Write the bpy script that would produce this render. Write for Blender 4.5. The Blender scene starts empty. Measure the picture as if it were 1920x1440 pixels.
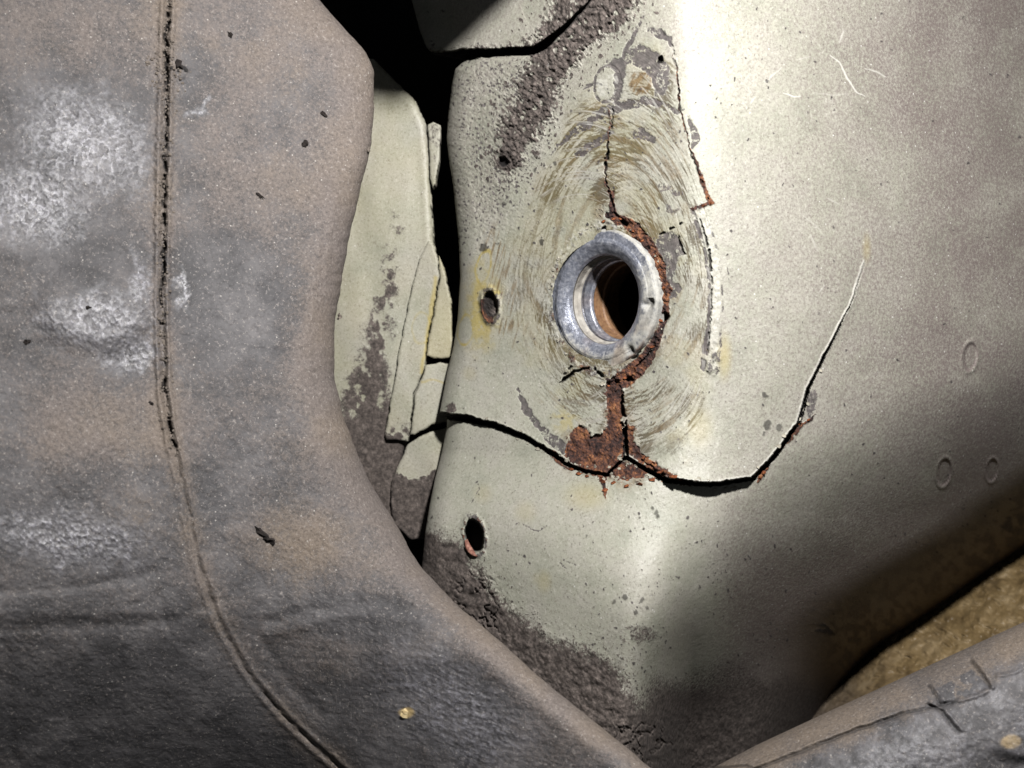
import bpy, bmesh, math, random
import numpy as np
from mathutils import Vector

# ------------------------------------------------------------------ camera
S = 0.36 / 1920.0            # metres per unit of the working plane (y = 0)
D = 0.40 / S                 # camera stands 40 cm in front of that plane
scene = bpy.context.scene
cam_d = bpy.data.cameras.new('camera')
cam = bpy.data.objects.new('camera', cam_d)
scene.collection.objects.link(cam)
cam.location = (0, -0.40, 0)
cam.rotation_euler = (math.radians(90), 0, 0)
cam_d.sensor_fit = 'HORIZONTAL'
cam_d.sensor_width = 36
cam_d.lens = 40
cam_d.clip_start = 0.01
cam_d.clip_end = 20
cam_d.dof.use_dof = True
cam_d.dof.focus_distance = 0.415
cam_d.dof.aperture_fstop = 15
scene.camera = cam

# ------------------------------------------------------------------ light
world = bpy.data.worlds.new('World')
scene.world = world
world.use_nodes = True
bg = world.node_tree.nodes['Background']
bg.inputs[0].default_value = (0.9, 0.95, 1.0, 1)
bg.inputs[1].default_value = 0.036

def lamp(name, loc, aim, energy, size, col, spot, blend):
    l = bpy.data.lights.new(name, 'SPOT')
    l.energy = energy
    l.shadow_soft_size = size
    l.color = col
    l.spot_size = math.radians(spot)
    l.spot_blend = blend
    o = bpy.data.objects.new(name, l)
    scene.collection.objects.link(o)
    o.location = loc
    d = Vector(aim) - Vector(loc)
    o.rotation_euler = d.to_track_quat('-Z', 'Y').to_euler()
    return o

lamp('torch_lamp', (0.078, -0.31, 0.225), (0.030, 0.02, 0.022), 12.6, 0.011, (1.0, 0.985, 0.975), 125, 1.0)

scene.view_settings.view_transform = 'Standard'
scene.view_settings.look = 'None'
scene.view_settings.gamma = 1
scene.view_settings.exposure = 0
scene.view_settings.use_curve_mapping = False
scene.render.engine = 'CYCLES'
scene.cycles.diffuse_bounces = 0
scene.render.resolution_x = 1024
scene.render.resolution_y = 768

# ------------------------------------------------------------------ numeric helpers
rng = np.random.default_rng(7)
TAB = rng.random((8, 256, 256)).astype(np.float32)

def vnoise(x, y, seed=0):
    t = TAB[seed % 8]
    o = (seed * 37) % 256
    xi = np.floor(x); yi = np.floor(y)
    fx = (x - xi).astype(np.float32); fy = (y - yi).astype(np.float32)
    xi = xi.astype(np.int64) + o; yi = yi.astype(np.int64) + 3 * o
    fx = fx * fx * (3 - 2 * fx); fy = fy * fy * (3 - 2 * fy)
    x0 = xi & 255; x1 = (xi + 1) & 255; y0 = yi & 255; y1 = (yi + 1) & 255
    a = t[x0, y0]; b = t[x1, y0]; c = t[x0, y1]; d = t[x1, y1]
    return (a + (b - a) * fx) * (1 - fy) + (c + (d - c) * fx) * fy

def fbm(x, y, scale, octv=4, seed=0, gain=0.5):
    r = 0; amp = 1.0; tot = 0; f = 1.0 / scale
    for i in range(octv):
        r = r + amp * vnoise(x * f + i * 17.3, y * f - i * 9.1, seed + i)
        tot += amp; amp *= gain; f *= 2.03
    return r / tot

def sm(a, b, x):
    t = np.clip((x - a) / (b - a), 0, 1)
    return t * t * (3 - 2 * t)

def interp(y, pts):
    p = np.array(pts, float)
    return np.interp(y, p[:, 0], p[:, 1])

def smooth_interp(y, pts, step=4.0, win=9):
    p = np.array(pts, float)
    t = np.arange(p[0, 0], p[-1, 0] + step, step)
    v = np.interp(t, p[:, 0], p[:, 1])
    k = np.hanning(win + 2)[1:-1]; k /= k.sum()
    pad = win // 2
    vp = np.pad(v, pad, mode='reflect', reflect_type='odd')
    v = np.convolve(vp, k, mode='valid')
    return np.interp(y, t, v)

def poly_dist(x, y, pts, margin=60.0):
    """distance to an open polyline, parameter 0..n-1 along it, side (+1: right of travel, y down)"""
    p = np.array(pts, float)
    d = np.full(x.shape, 1e4, np.float32); tt = np.zeros(x.shape, np.float32); sd = np.ones(x.shape, np.float32)
    m = (x > p[:, 0].min() - margin) & (x < p[:, 0].max() + margin) & (y > p[:, 1].min() - margin) & (y < p[:, 1].max() + margin)
    xs = x[m]; ys = y[m]
    bd = np.full(xs.shape, 1e4); bt = np.zeros(xs.shape); bs = np.ones(xs.shape)
    for i in range(len(p) - 1):
        ax, ay = p[i]; bx, by = p[i + 1]
        ex, ey = bx - ax, by - ay
        l2 = ex * ex + ey * ey + 1e-9
        u = np.clip(((xs - ax) * ex + (ys - ay) * ey) / l2, 0, 1)
        dx = xs - ax - u * ex; dy = ys - ay - u * ey
        dd = np.hypot(dx, dy)
        k = dd < bd
        bd = np.where(k, dd, bd); bt = np.where(k, i + u, bt)
        bs = np.where(k, np.where(ex * dy - ey * dx > 0, 1.0, -1.0), bs)
    d[m] = bd; tt[m] = bt; sd[m] = bs
    return d, tt, sd

def stroke(x, y, pts, widths, soft=1.5, margin=60.0):
    """1 on a line of varying half-width"""
    d, t, s = poly_dist(x, y, pts, margin)
    if np.isscalar(widths):
        w = widths
    else:
        w = np.interp(t, np.linspace(0, len(pts) - 1, len(widths)), widths)
    return 1 - sm(w - soft, w + soft, d)

def poly_sdf(x, y, pts, margin=80.0):
    """signed distance to a closed polygon, negative inside"""
    p = np.array(pts, float)
    d = np.full(x.shape, 1e4, np.float32)
    m = (x > p[:, 0].min() - margin) & (x < p[:, 0].max() + margin) & (y > p[:, 1].min() - margin) & (y < p[:, 1].max() + margin)
    xs = x[m]; ys = y[m]
    bd = np.full(xs.shape, 1e4); ins = np.zeros(xs.shape, bool)
    n = len(p)
    for i in range(n):
        ax, ay = p[i]; bx, by = p[(i + 1) % n]
        ex, ey = bx - ax, by - ay
        u = np.clip(((xs - ax) * ex + (ys - ay) * ey) / (ex * ex + ey * ey + 1e-9), 0, 1)
        bd = np.minimum(bd, np.hypot(xs - ax - u * ex, ys - ay - u * ey))
        if ay != by:
            c = ((ay > ys) != (by > ys)) & (xs < ex * (ys - ay) / (by - ay) + ax)
            ins ^= c
    d[m] = np.where(ins, -bd, bd)
    return d

def specks(x, y, cell, prob, r0, r1, seed):
    """jittered dots, one candidate per cell; prob is a field 0..1"""
    cx = np.floor(x / cell); cy = np.floor(y / cell); best = np.zeros(x.shape, np.float32)
    T = TAB[seed % 8]; U = TAB[(seed + 3) % 8]
    for i in (-1, 0, 1):
        for j in (-1, 0, 1):
            a = (cx + i).astype(np.int64) & 255; b = (cy + j).astype(np.int64) & 255
            px = (cx + i + T[a, b]) * cell; py = (cy + j + U[a, b]) * cell
            q = T[(a * 7 + 13) & 255, (b * 3 + 5) & 255]; r = r0 + (r1 - r0) * U[(a + 91) & 255, (b + 17) & 255] ** 3
            best = np.maximum(best, (q < prob) * sm(r + .8, r - .8, np.hypot(x - px, (y - py) * .8)))
    return best

def ell(x, y, cx, cy, rx, ry, rot=0.0):
    c, s = math.cos(rot), math.sin(rot)
    u = ((x - cx) * c + (y - cy) * s) / rx
    v = (-(x - cx) * s + (y - cy) * c) / ry
    return np.hypot(u, v)

def world_pos(x, y, d):
    k = (D + d) / D
    return np.stack([(x - 960) * S * k, d * S, (720 - y) * S * k], -1)

# ------------------------------------------------------------------ object helpers
def link(o, parent=None):
    scene.collection.objects.link(o)
    if parent is not None:
        o.parent = parent
        q = parent; off = Vector((0, 0, 0))
        while q is not None:
            off += q.location; q = q.parent
        o.location = o.location - off
    return o

def tag(o, label=None, cat=None, group=None, kind=None):
    if label: o['label'] = label
    if cat: o['category'] = cat
    if group: o['group'] = group
    if kind: o['kind'] = kind
    return o

def empty(name, loc):
    o = bpy.data.objects.new(name, None)
    o.empty_display_size = 0.01
    scene.collection.objects.link(o)
    o.location = loc
    return o

def raw_mesh(name, verts, faces, attrs, mat, normals=None, parent=None):
    me = bpy.data.meshes.new(name)
    nv = len(verts); nf = len(faces); k = faces.shape[1]
    me.vertices.add(nv)
    me.vertices.foreach_set('co', np.ascontiguousarray(verts, np.float32).ravel())
    me.loops.add(nf * k)
    me.loops.foreach_set('vertex_index', np.ascontiguousarray(faces, np.int32).ravel())
    me.polygons.add(nf)
    me.polygons.foreach_set('loop_start', np.arange(0, nf * k, k, dtype=np.int32))
    me.polygons.foreach_set('use_smooth', np.ones(nf, bool))
    me.update(calc_edges=True)
    for an, arr in attrs.items():
        a = me.attributes.new(an, 'FLOAT_COLOR', 'POINT')
        b = np.ones((nv, 4), np.float32); b[:, :3] = arr
        a.data.foreach_set('color', b.ravel())
    if normals is not None:
        me.normals_split_custom_set_from_vertices(normals.astype(np.float32).tolist())
    me.materials.append(mat)
    o = bpy.data.objects.new(name, me)
    link(o, parent)
    return o

def grid_faces(ny, nx):
    i = np.arange(ny * nx).reshape(ny, nx)
    return np.stack([i[:-1, :-1], i[1:, :-1], i[1:, 1:], i[:-1, 1:]], -1).reshape(-1, 4)

def grid_normals(P):
    du = np.gradient(P, axis=1); dv = np.gradient(P, axis=0)
    n = np.cross(dv, du)
    n /= np.linalg.norm(n, axis=-1, keepdims=True) + 1e-12
    return n

def grid_objects(P, attrs, mat, parent, labels=None, names=('surface',), keep=None, default_root=False):
    """one grid of points -> one mesh object per face label"""
    ny, nx = P.shape[:2]
    F = grid_faces(ny, nx)
    N = grid_normals(P).reshape(-1, 3)
    V = P.reshape(-1, 3)
    A = {k: v.reshape(-1, 3) for k, v in attrs.items()}
    if keep is not None:
        kf = keep.reshape(-1)[F].all(1)
        F = F[kf]
    fl = np.zeros(len(F), int) if labels is None else labels.reshape(-1)[F].max(1)
    out = {}
    for li, nm in enumerate(names):
        f = F[fl == li]
        if len(f) == 0:
            continue
        used = np.unique(f)
        rm = np.full(len(V), -1); rm[used] = np.arange(len(used))
        o = raw_mesh(nm, V[used], rm[f], {k: a[used] for k, a in A.items()}, mat, N[used], parent)
        out[li] = o
    return out

# ------------------------------------------------------------------ materials
def lin(r, g, b):
    def f(c):
        c /= 255.0
        return c / 12.92 if c <= 0.04045 else ((c + 0.055) / 1.055) ** 2.4
    return (f(r), f(g), f(b), 1)

class NT:
    def __init__(self, name):
        self.m = bpy.data.materials.new(name)
        self.m.use_nodes = True
        self.t = self.m.node_tree
        self.n = self.t.nodes
        self.bsdf = self.n['Principled BSDF']
        self.co = self.n.new('ShaderNodeTexCoord').outputs['Object']
    def L(self, a, b): self.t.links.new(a, b)
    def put(self, sock, v):
        if isinstance(v, bpy.types.NodeSocket): self.L(v, sock)
        else: sock.default_value = v
    def noise(self, scale, detail=3, rough=0.55, co=None, dist=0.0):
        x = self.n.new('ShaderNodeTexNoise')
        x.inputs['Scale'].default_value = scale
        x.inputs['Detail'].default_value = detail
        x.inputs['Roughness'].default_value = rough
        x.inputs['Distortion'].default_value = dist
        self.L(co or self.co, x.inputs['Vector'])
        return x.outputs['Fac']
    def voro(self, scale, feature='F1', co=None, rnd=1.0):
        x = self.n.new('ShaderNodeTexVoronoi')
        x.feature = feature
        x.inputs['Scale'].default_value = scale
        x.inputs['Randomness'].default_value = rnd
        self.L(co or self.co, x.inputs['Vector'])
        return x
    def ramp(self, fac, stops):
        x = self.n.new('ShaderNodeValToRGB')
        cr = x.color_ramp
        while len(cr.elements) < len(stops): cr.elements.new(0.5)
        for e, (p, c) in zip(cr.elements, stops):
            e.position = p; e.color = c
        self.put(x.inputs['Fac'], fac)
        return x.outputs['Color']
    def step(self, v, a, b):
        x = self.n.new('ShaderNodeMapRange')
        x.interpolation_type = 'SMOOTHSTEP'
        self.put(x.inputs['Value'], v)
        x.inputs['From Min'].default_value = a; x.inputs['From Max'].default_value = b
        return x.outputs['Result']
    def mix(self, fac, a, b):
        x = self.n.new('ShaderNodeMix'); x.data_type = 'RGBA'
        self.put(x.inputs[0], fac); self.put(x.inputs[6], a); self.put(x.inputs[7], b)
        return x.outputs[2]
    def mixf(self, fac, a, b):
        x = self.n.new('ShaderNodeMix'); x.data_type = 'FLOAT'
        self.put(x.inputs[0], fac); self.put(x.inputs[2], a); self.put(x.inputs[3], b)
        return x.outputs[0]
    def math(self, op, a, b=0.0, clamp=False):
        x = self.n.new('ShaderNodeMath'); x.operation = op; x.use_clamp = clamp
        self.put(x.inputs[0], a); self.put(x.inputs[1], b)
        return x.outputs[0]
    def attr(self, name):
        x = self.n.new('ShaderNodeAttribute'); x.attribute_name = name
        s = self.n.new('ShaderNodeSeparateColor')
        self.L(x.outputs['Color'], s.inputs[0])
        return s.outputs[0], s.outputs[1], s.outputs[2]
    def bump(self, h, strength, dist):
        x = self.n.new('ShaderNodeBump')
        x.inputs['Strength'].default_value = strength
        x.inputs['Distance'].default_value = dist
        self.put(x.inputs['Height'], h)
        self.L(x.outputs['Normal'], self.bsdf.inputs['Normal'])
    def out(self, col, rough, spec=0.5, metal=0.0):
        self.put(self.bsdf.inputs['Base Color'], col)
        self.put(self.bsdf.inputs['Roughness'], rough)
        self.put(self.bsdf.inputs['Specular IOR Level'], spec)
        self.put(self.bsdf.inputs['Metallic'], metal)
        return self.m

def rust_colour(n, scale=900):
    f = n.math('ADD', n.math('MULTIPLY', n.noise(scale, 5, 0.75), 0.55), n.math('MULTIPLY', n.noise(150, 3, 0.6), 0.45))
    return n.ramp(f, [(0.36, lin(28, 21, 22)), (0.45, lin(58, 40, 36)), (0.52, lin(92, 60, 47)),
                      (0.585, lin(132, 86, 56)), (0.67, lin(184, 134, 90))])

def mud_colour(n):
    return n.ramp(n.noise(520, 6, 0.8), [(0.30, lin(34, 30, 29)), (0.48, lin(84, 76, 71)), (0.60, lin(112, 102, 96)), (0.72, lin(150, 139, 130))])

def panel_material():
    n = NT('painted_steel')
    dirt, rust, primer = n.attr('ma')
    yel, streak, white = n.attr('mb')
    dark, brown, dust = n.attr('mc')
    base = n.ramp(n.noise(48, 6, 0.7), [(0.3, lin(152, 153, 138)), (0.45, lin(168, 167, 152)), (0.6, lin(173, 170, 158)), (0.72, lin(178, 175, 161))])
    mot = n.noise(1050, 4, 0.85)
    base = n.mix(n.math('MULTIPLY', n.step(mot, 0.50, 0.70), 0.85), base, lin(112, 106, 95))
    base = n.mix(n.math('MULTIPLY', n.step(n.noise(800, 3, 0.8), 0.54, 0.70), 0.6), base, lin(200, 197, 186))
    # fine dust film: grains of mauve-grey dust over the paint
    grain = n.noise(950, 4, 0.8)
    dfac = n.step(n.math('ADD', grain, n.math('MULTIPLY', n.math('SUBTRACT', dust, 0.5), 0.55)), 0.34, 0.70)
    c = n.mix(n.math('MULTIPLY', dfac, n.math('MULTIPLY', dust, 1.5, True)), base, lin(122, 111, 107))
    g2 = n.noise(1100, 4, 0.7)
    dith = lambda m, k, a, b: n.step(n.math('ADD', m, n.math('MULTIPLY', n.math('SUBTRACT', g2, 0.5), n.math('MULTIPLY', n.math('MINIMUM', m, n.math('SUBTRACT', 1.15, m)), k))), a, b)
    # scattered black specks
    v = n.voro(330)
    sp = n.math('SUBTRACT', 1.0, n.step(v.outputs['Distance'], 0.06, 0.14))
    sel = n.math('GREATER_THAN', n.noise(190, 1, 0.5), 0.52)
    c = n.mix(n.math('MULTIPLY', n.math('MULTIPLY', sp, sel), 0.5), c, lin(80, 74, 70))
    v2 = n.voro(300)
    gsel = n.math('MULTIPLY', n.math('SUBTRACT', 1.0, n.step(v2.outputs['Distance'], 0.05, 0.12)), n.math('GREATER_THAN', n.math('ADD', n.noise(230, 1, 0.5), n.math('MULTIPLY', dust, 0.25)), 0.66))
    c = n.mix(n.math('MULTIPLY', gsel, 0.8), c, lin(222, 220, 214))  # glints painted into the colour as pale specks
    c = n.mix(n.math('MULTIPLY', n.step(n.math('ADD', streak, n.math('MULTIPLY', n.math('SUBTRACT', g2, 0.5), 0.9)), 0.12, 0.85), 0.9), c, lin(88, 80, 63))
    c = n.mix(n.math('MULTIPLY', yel, 0.8), c, lin(176, 156, 72))
    c = n.mix(brown, c, n.ramp(n.noise(600, 4, 0.6), [(0.35, lin(84, 64, 38)), (0.6, lin(128, 104, 68))]))
    c = n.mix(n.math('MULTIPLY', dith(n.math('MULTIPLY', primer, 0.93), 5.0, 0.3, 0.75), 0.92), c, n.ramp(n.noise(500, 4, 0.6), [(0.3, lin(58, 53, 53)), (0.5, lin(84, 78, 78)), (0.7, lin(112, 104, 102))]))
    c = n.mix(dith(dirt, 3.5, 0.25, 0.75), c, mud_colour(n))
    c = n.mix(dith(rust, 3.0, 0.3, 0.7), c, rust_colour(n))
    c = n.mix(white, c, lin(214, 212, 203))
    c = n.mix(dark, c, lin(22, 18, 17))
    r = n.mixf(n.math('ADD', n.math('MULTIPLY', dust, 0.5), n.math('MULTIPLY', streak, 0.4), True), 0.46, 0.66)
    r = n.mixf(n.math('MAXIMUM', n.math('MAXIMUM', dirt, rust), n.math('MAXIMUM', primer, dark)), r, 0.93)
    hgt = n.math('ADD', n.math('MULTIPLY', grain, n.mixf(dirt, 0.35, 1.0)), n.math('MULTIPLY', n.noise(420, 3, 0.6), n.mixf(rust, 0.3, 1.6)))
    n.bump(hgt, 0.75, 0.0005)
    return n.out(c, r, 0.5)

def rubber_material():
    n = NT('dusty_rubber')
    dust, tan, gloss = n.attr('ma')
    dark, _, yel = n.attr('mb')
    grain = n.noise(900, 4, 0.85)
    base = n.ramp(n.noise(60, 5, 0.65), [(0.3, lin(62, 61, 62)), (0.5, lin(84, 82, 83)), (0.72, lin(110, 107, 107))])
    f = n.step(n.math('ADD', grain, n.math('MULTIPLY', n.math('SUBTRACT', dust, 0.5), 0.8)), 0.31, 0.71)
    dcol = n.mix(tan, n.ramp(grain, [(0.3, lin(90, 83, 79)), (0.7, lin(134, 124, 118))]),
                 n.ramp(grain, [(0.3, lin(112, 98, 82)), (0.7, lin(152, 136, 116))]))
    c = n.mix(n.math('MULTIPLY', f, n.math('MULTIPLY', dust, 1.3, True)), base, dcol)
    c = n.mix(n.math('MULTIPLY', n.step(n.noise(1000, 4, 0.85), 0.52, 0.70), 0.55), c, lin(48, 45, 45))
    c = n.mix(n.math('MULTIPLY', n.step(n.noise(850, 3, 0.85), 0.55, 0.70), 0.6), c, lin(168, 160, 154))
    v = n.voro(420)
    gl = n.math('MULTIPLY', n.math('SUBTRACT', 1.0, n.step(v.outputs['Distance'], 0.06, 0.14)),
                n.math('GREATER_THAN', n.noise(260, 1, 0.5), 0.58))
    c = n.mix(n.math('MULTIPLY', gl, 0.7), c, lin(205, 200, 192))  # tiny white glints set into the base colour as dots
    c = n.mix(n.math('MULTIPLY', gloss, n.step(n.noise(620, 6, 0.85), 0.40, 0.62)), c, lin(150, 148, 154))  # pale sheen painted into the colour of the gloss patches
    c = n.mix(yel, c, lin(206, 180, 130))
    c = n.mix(dark, c, lin(14, 12, 12))
    r = n.mixf(gloss, n.mixf(dust, 0.50, 0.82), 0.27)
    h = n.math('ADD', n.math('MULTIPLY', grain, 0.7), n.math('MULTIPLY', n.noise(380, 4, 0.65), 1.0))
    n.bump(h, 0.8, 0.00055)
    n.put(n.bsdf.inputs['Coat Weight'], n.math('MULTIPLY', gloss, 0.6))
    n.bsdf.inputs['Coat Roughness'].default_value = 0.44
    return n.out(c, r, n.mixf(gloss, 0.45, 1.0))

def floor_material():
    n = NT('waxed_underseal')
    dirt, tan, _ = n.attr('ma')
    c = n.ramp(n.noise(90, 5, 0.6), [(0.3, lin(104, 86, 58)), (0.5, lin(140, 118, 82)), (0.7, lin(172, 150, 114))])
    c = n.mix(dirt, c, mud_colour(n))
    n.bump(n.noise(700, 4, 0.6), 0.3, 0.0004)
    return n.out(c, n.mixf(dirt, 0.42, 0.9), 0.5)

def metal_material():
    n = NT('worn_bushing_metal')
    paint, rust, tan = n.attr('ma')
    dirt, blue, _ = n.attr('mb')
    g = n.noise(600, 5, 0.7)
    c = n.ramp(g, [(0.3, lin(108, 112, 124)), (0.5, lin(152, 156, 168)), (0.7, lin(204, 206, 213))])
    pc = n.ramp(n.noise(300, 4, 0.6), [(0.35, lin(150, 148, 142)), (0.65, lin(192, 190, 182))])
    pf = n.step(n.math('ADD', paint, n.math('MULTIPLY', n.math('SUBTRACT', g, 0.5), 1.3)), 0.25, 0.75)
    c = n.mix(pf, c, pc)
    c = n.mix(tan, c, n.ramp(g, [(0.3, lin(120, 80, 44)), (0.6, lin(172, 128, 78))]))
    c = n.mix(rust, c, rust_colour(n))
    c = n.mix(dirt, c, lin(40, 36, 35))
    n.bump(n.math('ADD', g, n.noise(1800, 2, 0.6)), 0.35, 0.0004)
    m = n.math('SUBTRACT', 1.0, n.math('MAXIMUM', pf, n.math('MAXIMUM', rust, tan)))
    return n.out(c, n.mixf(m, 0.6, 0.38), 0.5, n.math('MULTIPLY', m, 0.5))

def simple_material(name, stops, scale, rough, bump=0.4, spec=0.4):
    n = NT(name)
    c = n.ramp(n.noise(scale, 5, 0.65), stops)
    n.bump(n.noise(scale * 1.7, 4, 0.65), bump, 0.0005)
    return n.out(c, rough, spec)

M_PANEL = panel_material()
M_RUBBER = rubber_material()
M_FLOOR = floor_material()
M_METAL = metal_material()
M_DARK = simple_material('cavity_shade_black', [(0.3, lin(8, 8, 8)), (0.7, lin(14, 13, 13))], 60, 0.95)  # near-black colour standing for deep shade behind the gap
M_RUST = simple_material('rust_scale', [(0.3, lin(48, 28, 24)), (0.45, lin(104, 58, 40)), (0.6, lin(158, 94, 56)), (0.78, lin(214, 160, 104))], 900, 0.9, 0.8)
M_CHIP = simple_material('chipped_paint', [(0.3, lin(120, 112, 96)), (0.5, lin(168, 162, 146)), (0.7, lin(188, 182, 168))], 500, 0.7, 0.6)
M_CLOD = simple_material('dark_clod', [(0.3, lin(20, 17, 16)), (0.6, lin(46, 40, 37))], 700, 0.95, 0.8)
M_GRIT = simple_material('tan_grit', [(0.3, lin(74, 67, 62)), (0.6, lin(128, 118, 108))], 700, 0.9, 0.8)
M_COPPER = simple_material('pink_rusted_lip', [(0.35, lin(70, 46, 40)), (0.5, lin(132, 88, 74)), (0.66, lin(186, 140, 122))], 600, 0.7, 0.5)
M_FLECK = simple_material('cream_fleck', [(0.3, lin(190, 160, 110)), (0.6, lin(226, 204, 156))], 500, 0.8, 0.5)

# ------------------------------------------------------------------ main body panel
RIDGE = [(-80, 1285), (0, 1290), (150, 1300), (400, 1325), (600, 1335), (720, 1325), (850, 1290), (960, 1255), (1080, 1240), (1200, 1235), (1600, 1230)]
LEFT = [(-80, 770), (0, 772), (60, 788), (90, 800), (104, 816), (112, 872), (118, 866), (130, 853), (160, 847), (220, 840), (260, 838), (300, 842), (350, 850), (450, 860),
        (520, 863), (600, 858), (650, 850), (700, 838), (770, 825), (776, 824), (781, 838), (800, 838), (850, 828), (900, 815), (950, 805),
        (1000, 797), (1070, 790), (1200, 785), (1560, 780)]
VALLEY = [(1000, 1900), (1200, 1750), (1330, 1590), (1420, 1430), (1460, 1350), (1500, 1298), (1600, 1242), (1700, 1188), (1780, 1135), (1850, 1085), (1920, 1040), (2020, 985), (2300, 830)]
TURN = [(1100, 1060), (1240, 1000), (1300, 950), (1400, 880), (1500, 820), (1700, 730), (1900, 630), (2020, 580), (2300, 460)]
_u = np.arange(0, 1200, 4.0)
_DIVE = np.cumsum(np.interp(_u, [0, 220, 360, 480, 600, 1200], [0, 1.22, 1.42, .80, .36, .32])) * 4.0

def panel_base(x, y):
    xr = smooth_interp(y, RIDGE)
    t = x - xr
    ww = 62.0 + 130.0 * sm(840, 1020, y)
    d = np.where(t < 0, 0.86 * (np.sqrt(t * t + ww ** 2) - ww), 1.12 * (np.sqrt(t * t + 440.0 ** 2) - 440.0))
    u = y - smooth_interp(x, TURN)
    w = sm(1165, 1300, x)
    q = y - (smooth_interp(x, VALLEY) - 180)
    dn = np.interp(u, _u, _DIVE) + (np.clip(q, 0, 240) ** 2 * 0.0120 + np.clip(q - 240, 0, None) * 5.5) * sm(1370, 1690, x)
    d = d + dn * w
    d = d - 46 * np.exp(-((x - 1235) / 120.0) ** 2 - ((y - 1150) / 120.0) ** 2)
    # gentle waist: the sheet dishes a little round the bushing and swells low down
    d = d + 10 * np.exp(-((x - 1140) / 190.0) ** 2 - ((y - 560) / 240.0) ** 2)
    d = d - 26 * sm(880, 1080, y) * np.exp(-((x - 1080) / 200.0) ** 2)
    return d

CRACK = [(800, 774), (838, 780), (880, 785), (930, 797), (985, 820), (1040, 853), (1068, 873), (1100, 884), (1140, 890), (1160, 868), (1175, 858), (1210, 880),
         (1250, 900), (1330, 908), (1410, 898), (1450, 858), (1498, 793), (1515, 730), (1558, 643), (1600, 560), (1622, 490)]
TOPGAP = [(760, 100), (820, 112), (860, 104), (930, 98), (1000, 95), (1020, 85), (1060, 50), (1100, 10), (1120, -20), (1140, -60)]
SCRAPE = [(1000, 330), (1050, 240), (1100, 150), (1160, 80), (1230, 70), (1262, 110), (1275, 200), (1300, 290), (1332, 390), (1340, 520), (1340, 680),
          (1320, 800), (1290, 880), (1230, 868), (1190, 850), (1100, 800), (1030, 790), (985, 720), (960, 650), (940, 560), (950, 450)]
RUST_LOW = [(1134, 705), (1161, 713), (1165, 738), (1167, 767), (1168, 793), (1172, 816), (1173, 855), (1161, 861), (1194, 872), (1220, 890), (1194, 898),
            (1165, 900), (1148, 890), (1128, 886), (1093, 880), (1066, 863), (1058, 851), (1066, 824), (1078, 800), (1089, 796), (1104, 804),
            (1106, 818), (1128, 814), (1136, 795), (1139, 773), (1136, 746), (1136, 719)]
RUST_LOW2 = [(1176, 798), (1189, 797), (1190, 828), (1205, 852), (1232, 872), (1262, 884), (1256, 896), (1222, 884), (1177, 852)]
RUST_ARC = [(1140, 402), (1165, 412), (1190, 430), (1212, 462), (1232, 500), (1246, 545), (1248, 585), (1240, 610), (1228, 645), (1206, 680), (1178, 704), (1150, 722)]
MUD_LOW = [(740, 990), (805, 988), (850, 1000), (880, 1018), (905, 1060), (930, 1098), (960, 1132), (1000, 1166), (1060, 1200), (1110, 1215),
           (1155, 1236), (1190, 1290), (1230, 1330), (1280, 1340), (1360, 1330), (1480, 1330), (1600, 1400), (1700, 1500), (1500, 1700), (740, 1700)]
MUD_TOP = [(1010, -60), (1215, -60), (1190, 20), (1135, 62), (1100, 92), (1062, 135), (1032, 200), (1012, 250), (990, 285), (962, 322), (934, 312),
           (936, 270), (952, 210), (976, 160), (1000, 112), (1000, 80), (1020, 60), (1035, 10)]
PRIM1 = [(1235, 440), (1260, 433), (1273, 444), (1283, 475), (1273, 484), (1267, 500), (1262, 522), (1280, 545), (1262, 560), (1246, 570), (1240, 520), (1222, 470)]
PRIM2 = [(1132, 118), (1165, 105), (1180, 88), (1205, 84), (1232, 98), (1252, 120), (1256, 150), (1248, 178), (1228, 182), (1222, 150), (1205, 130), (1180, 120), (1172, 135), (1165, 180), (1150, 205), (1150, 160), (1152, 130)]
HUB = (1140.0, 562.0)

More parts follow.
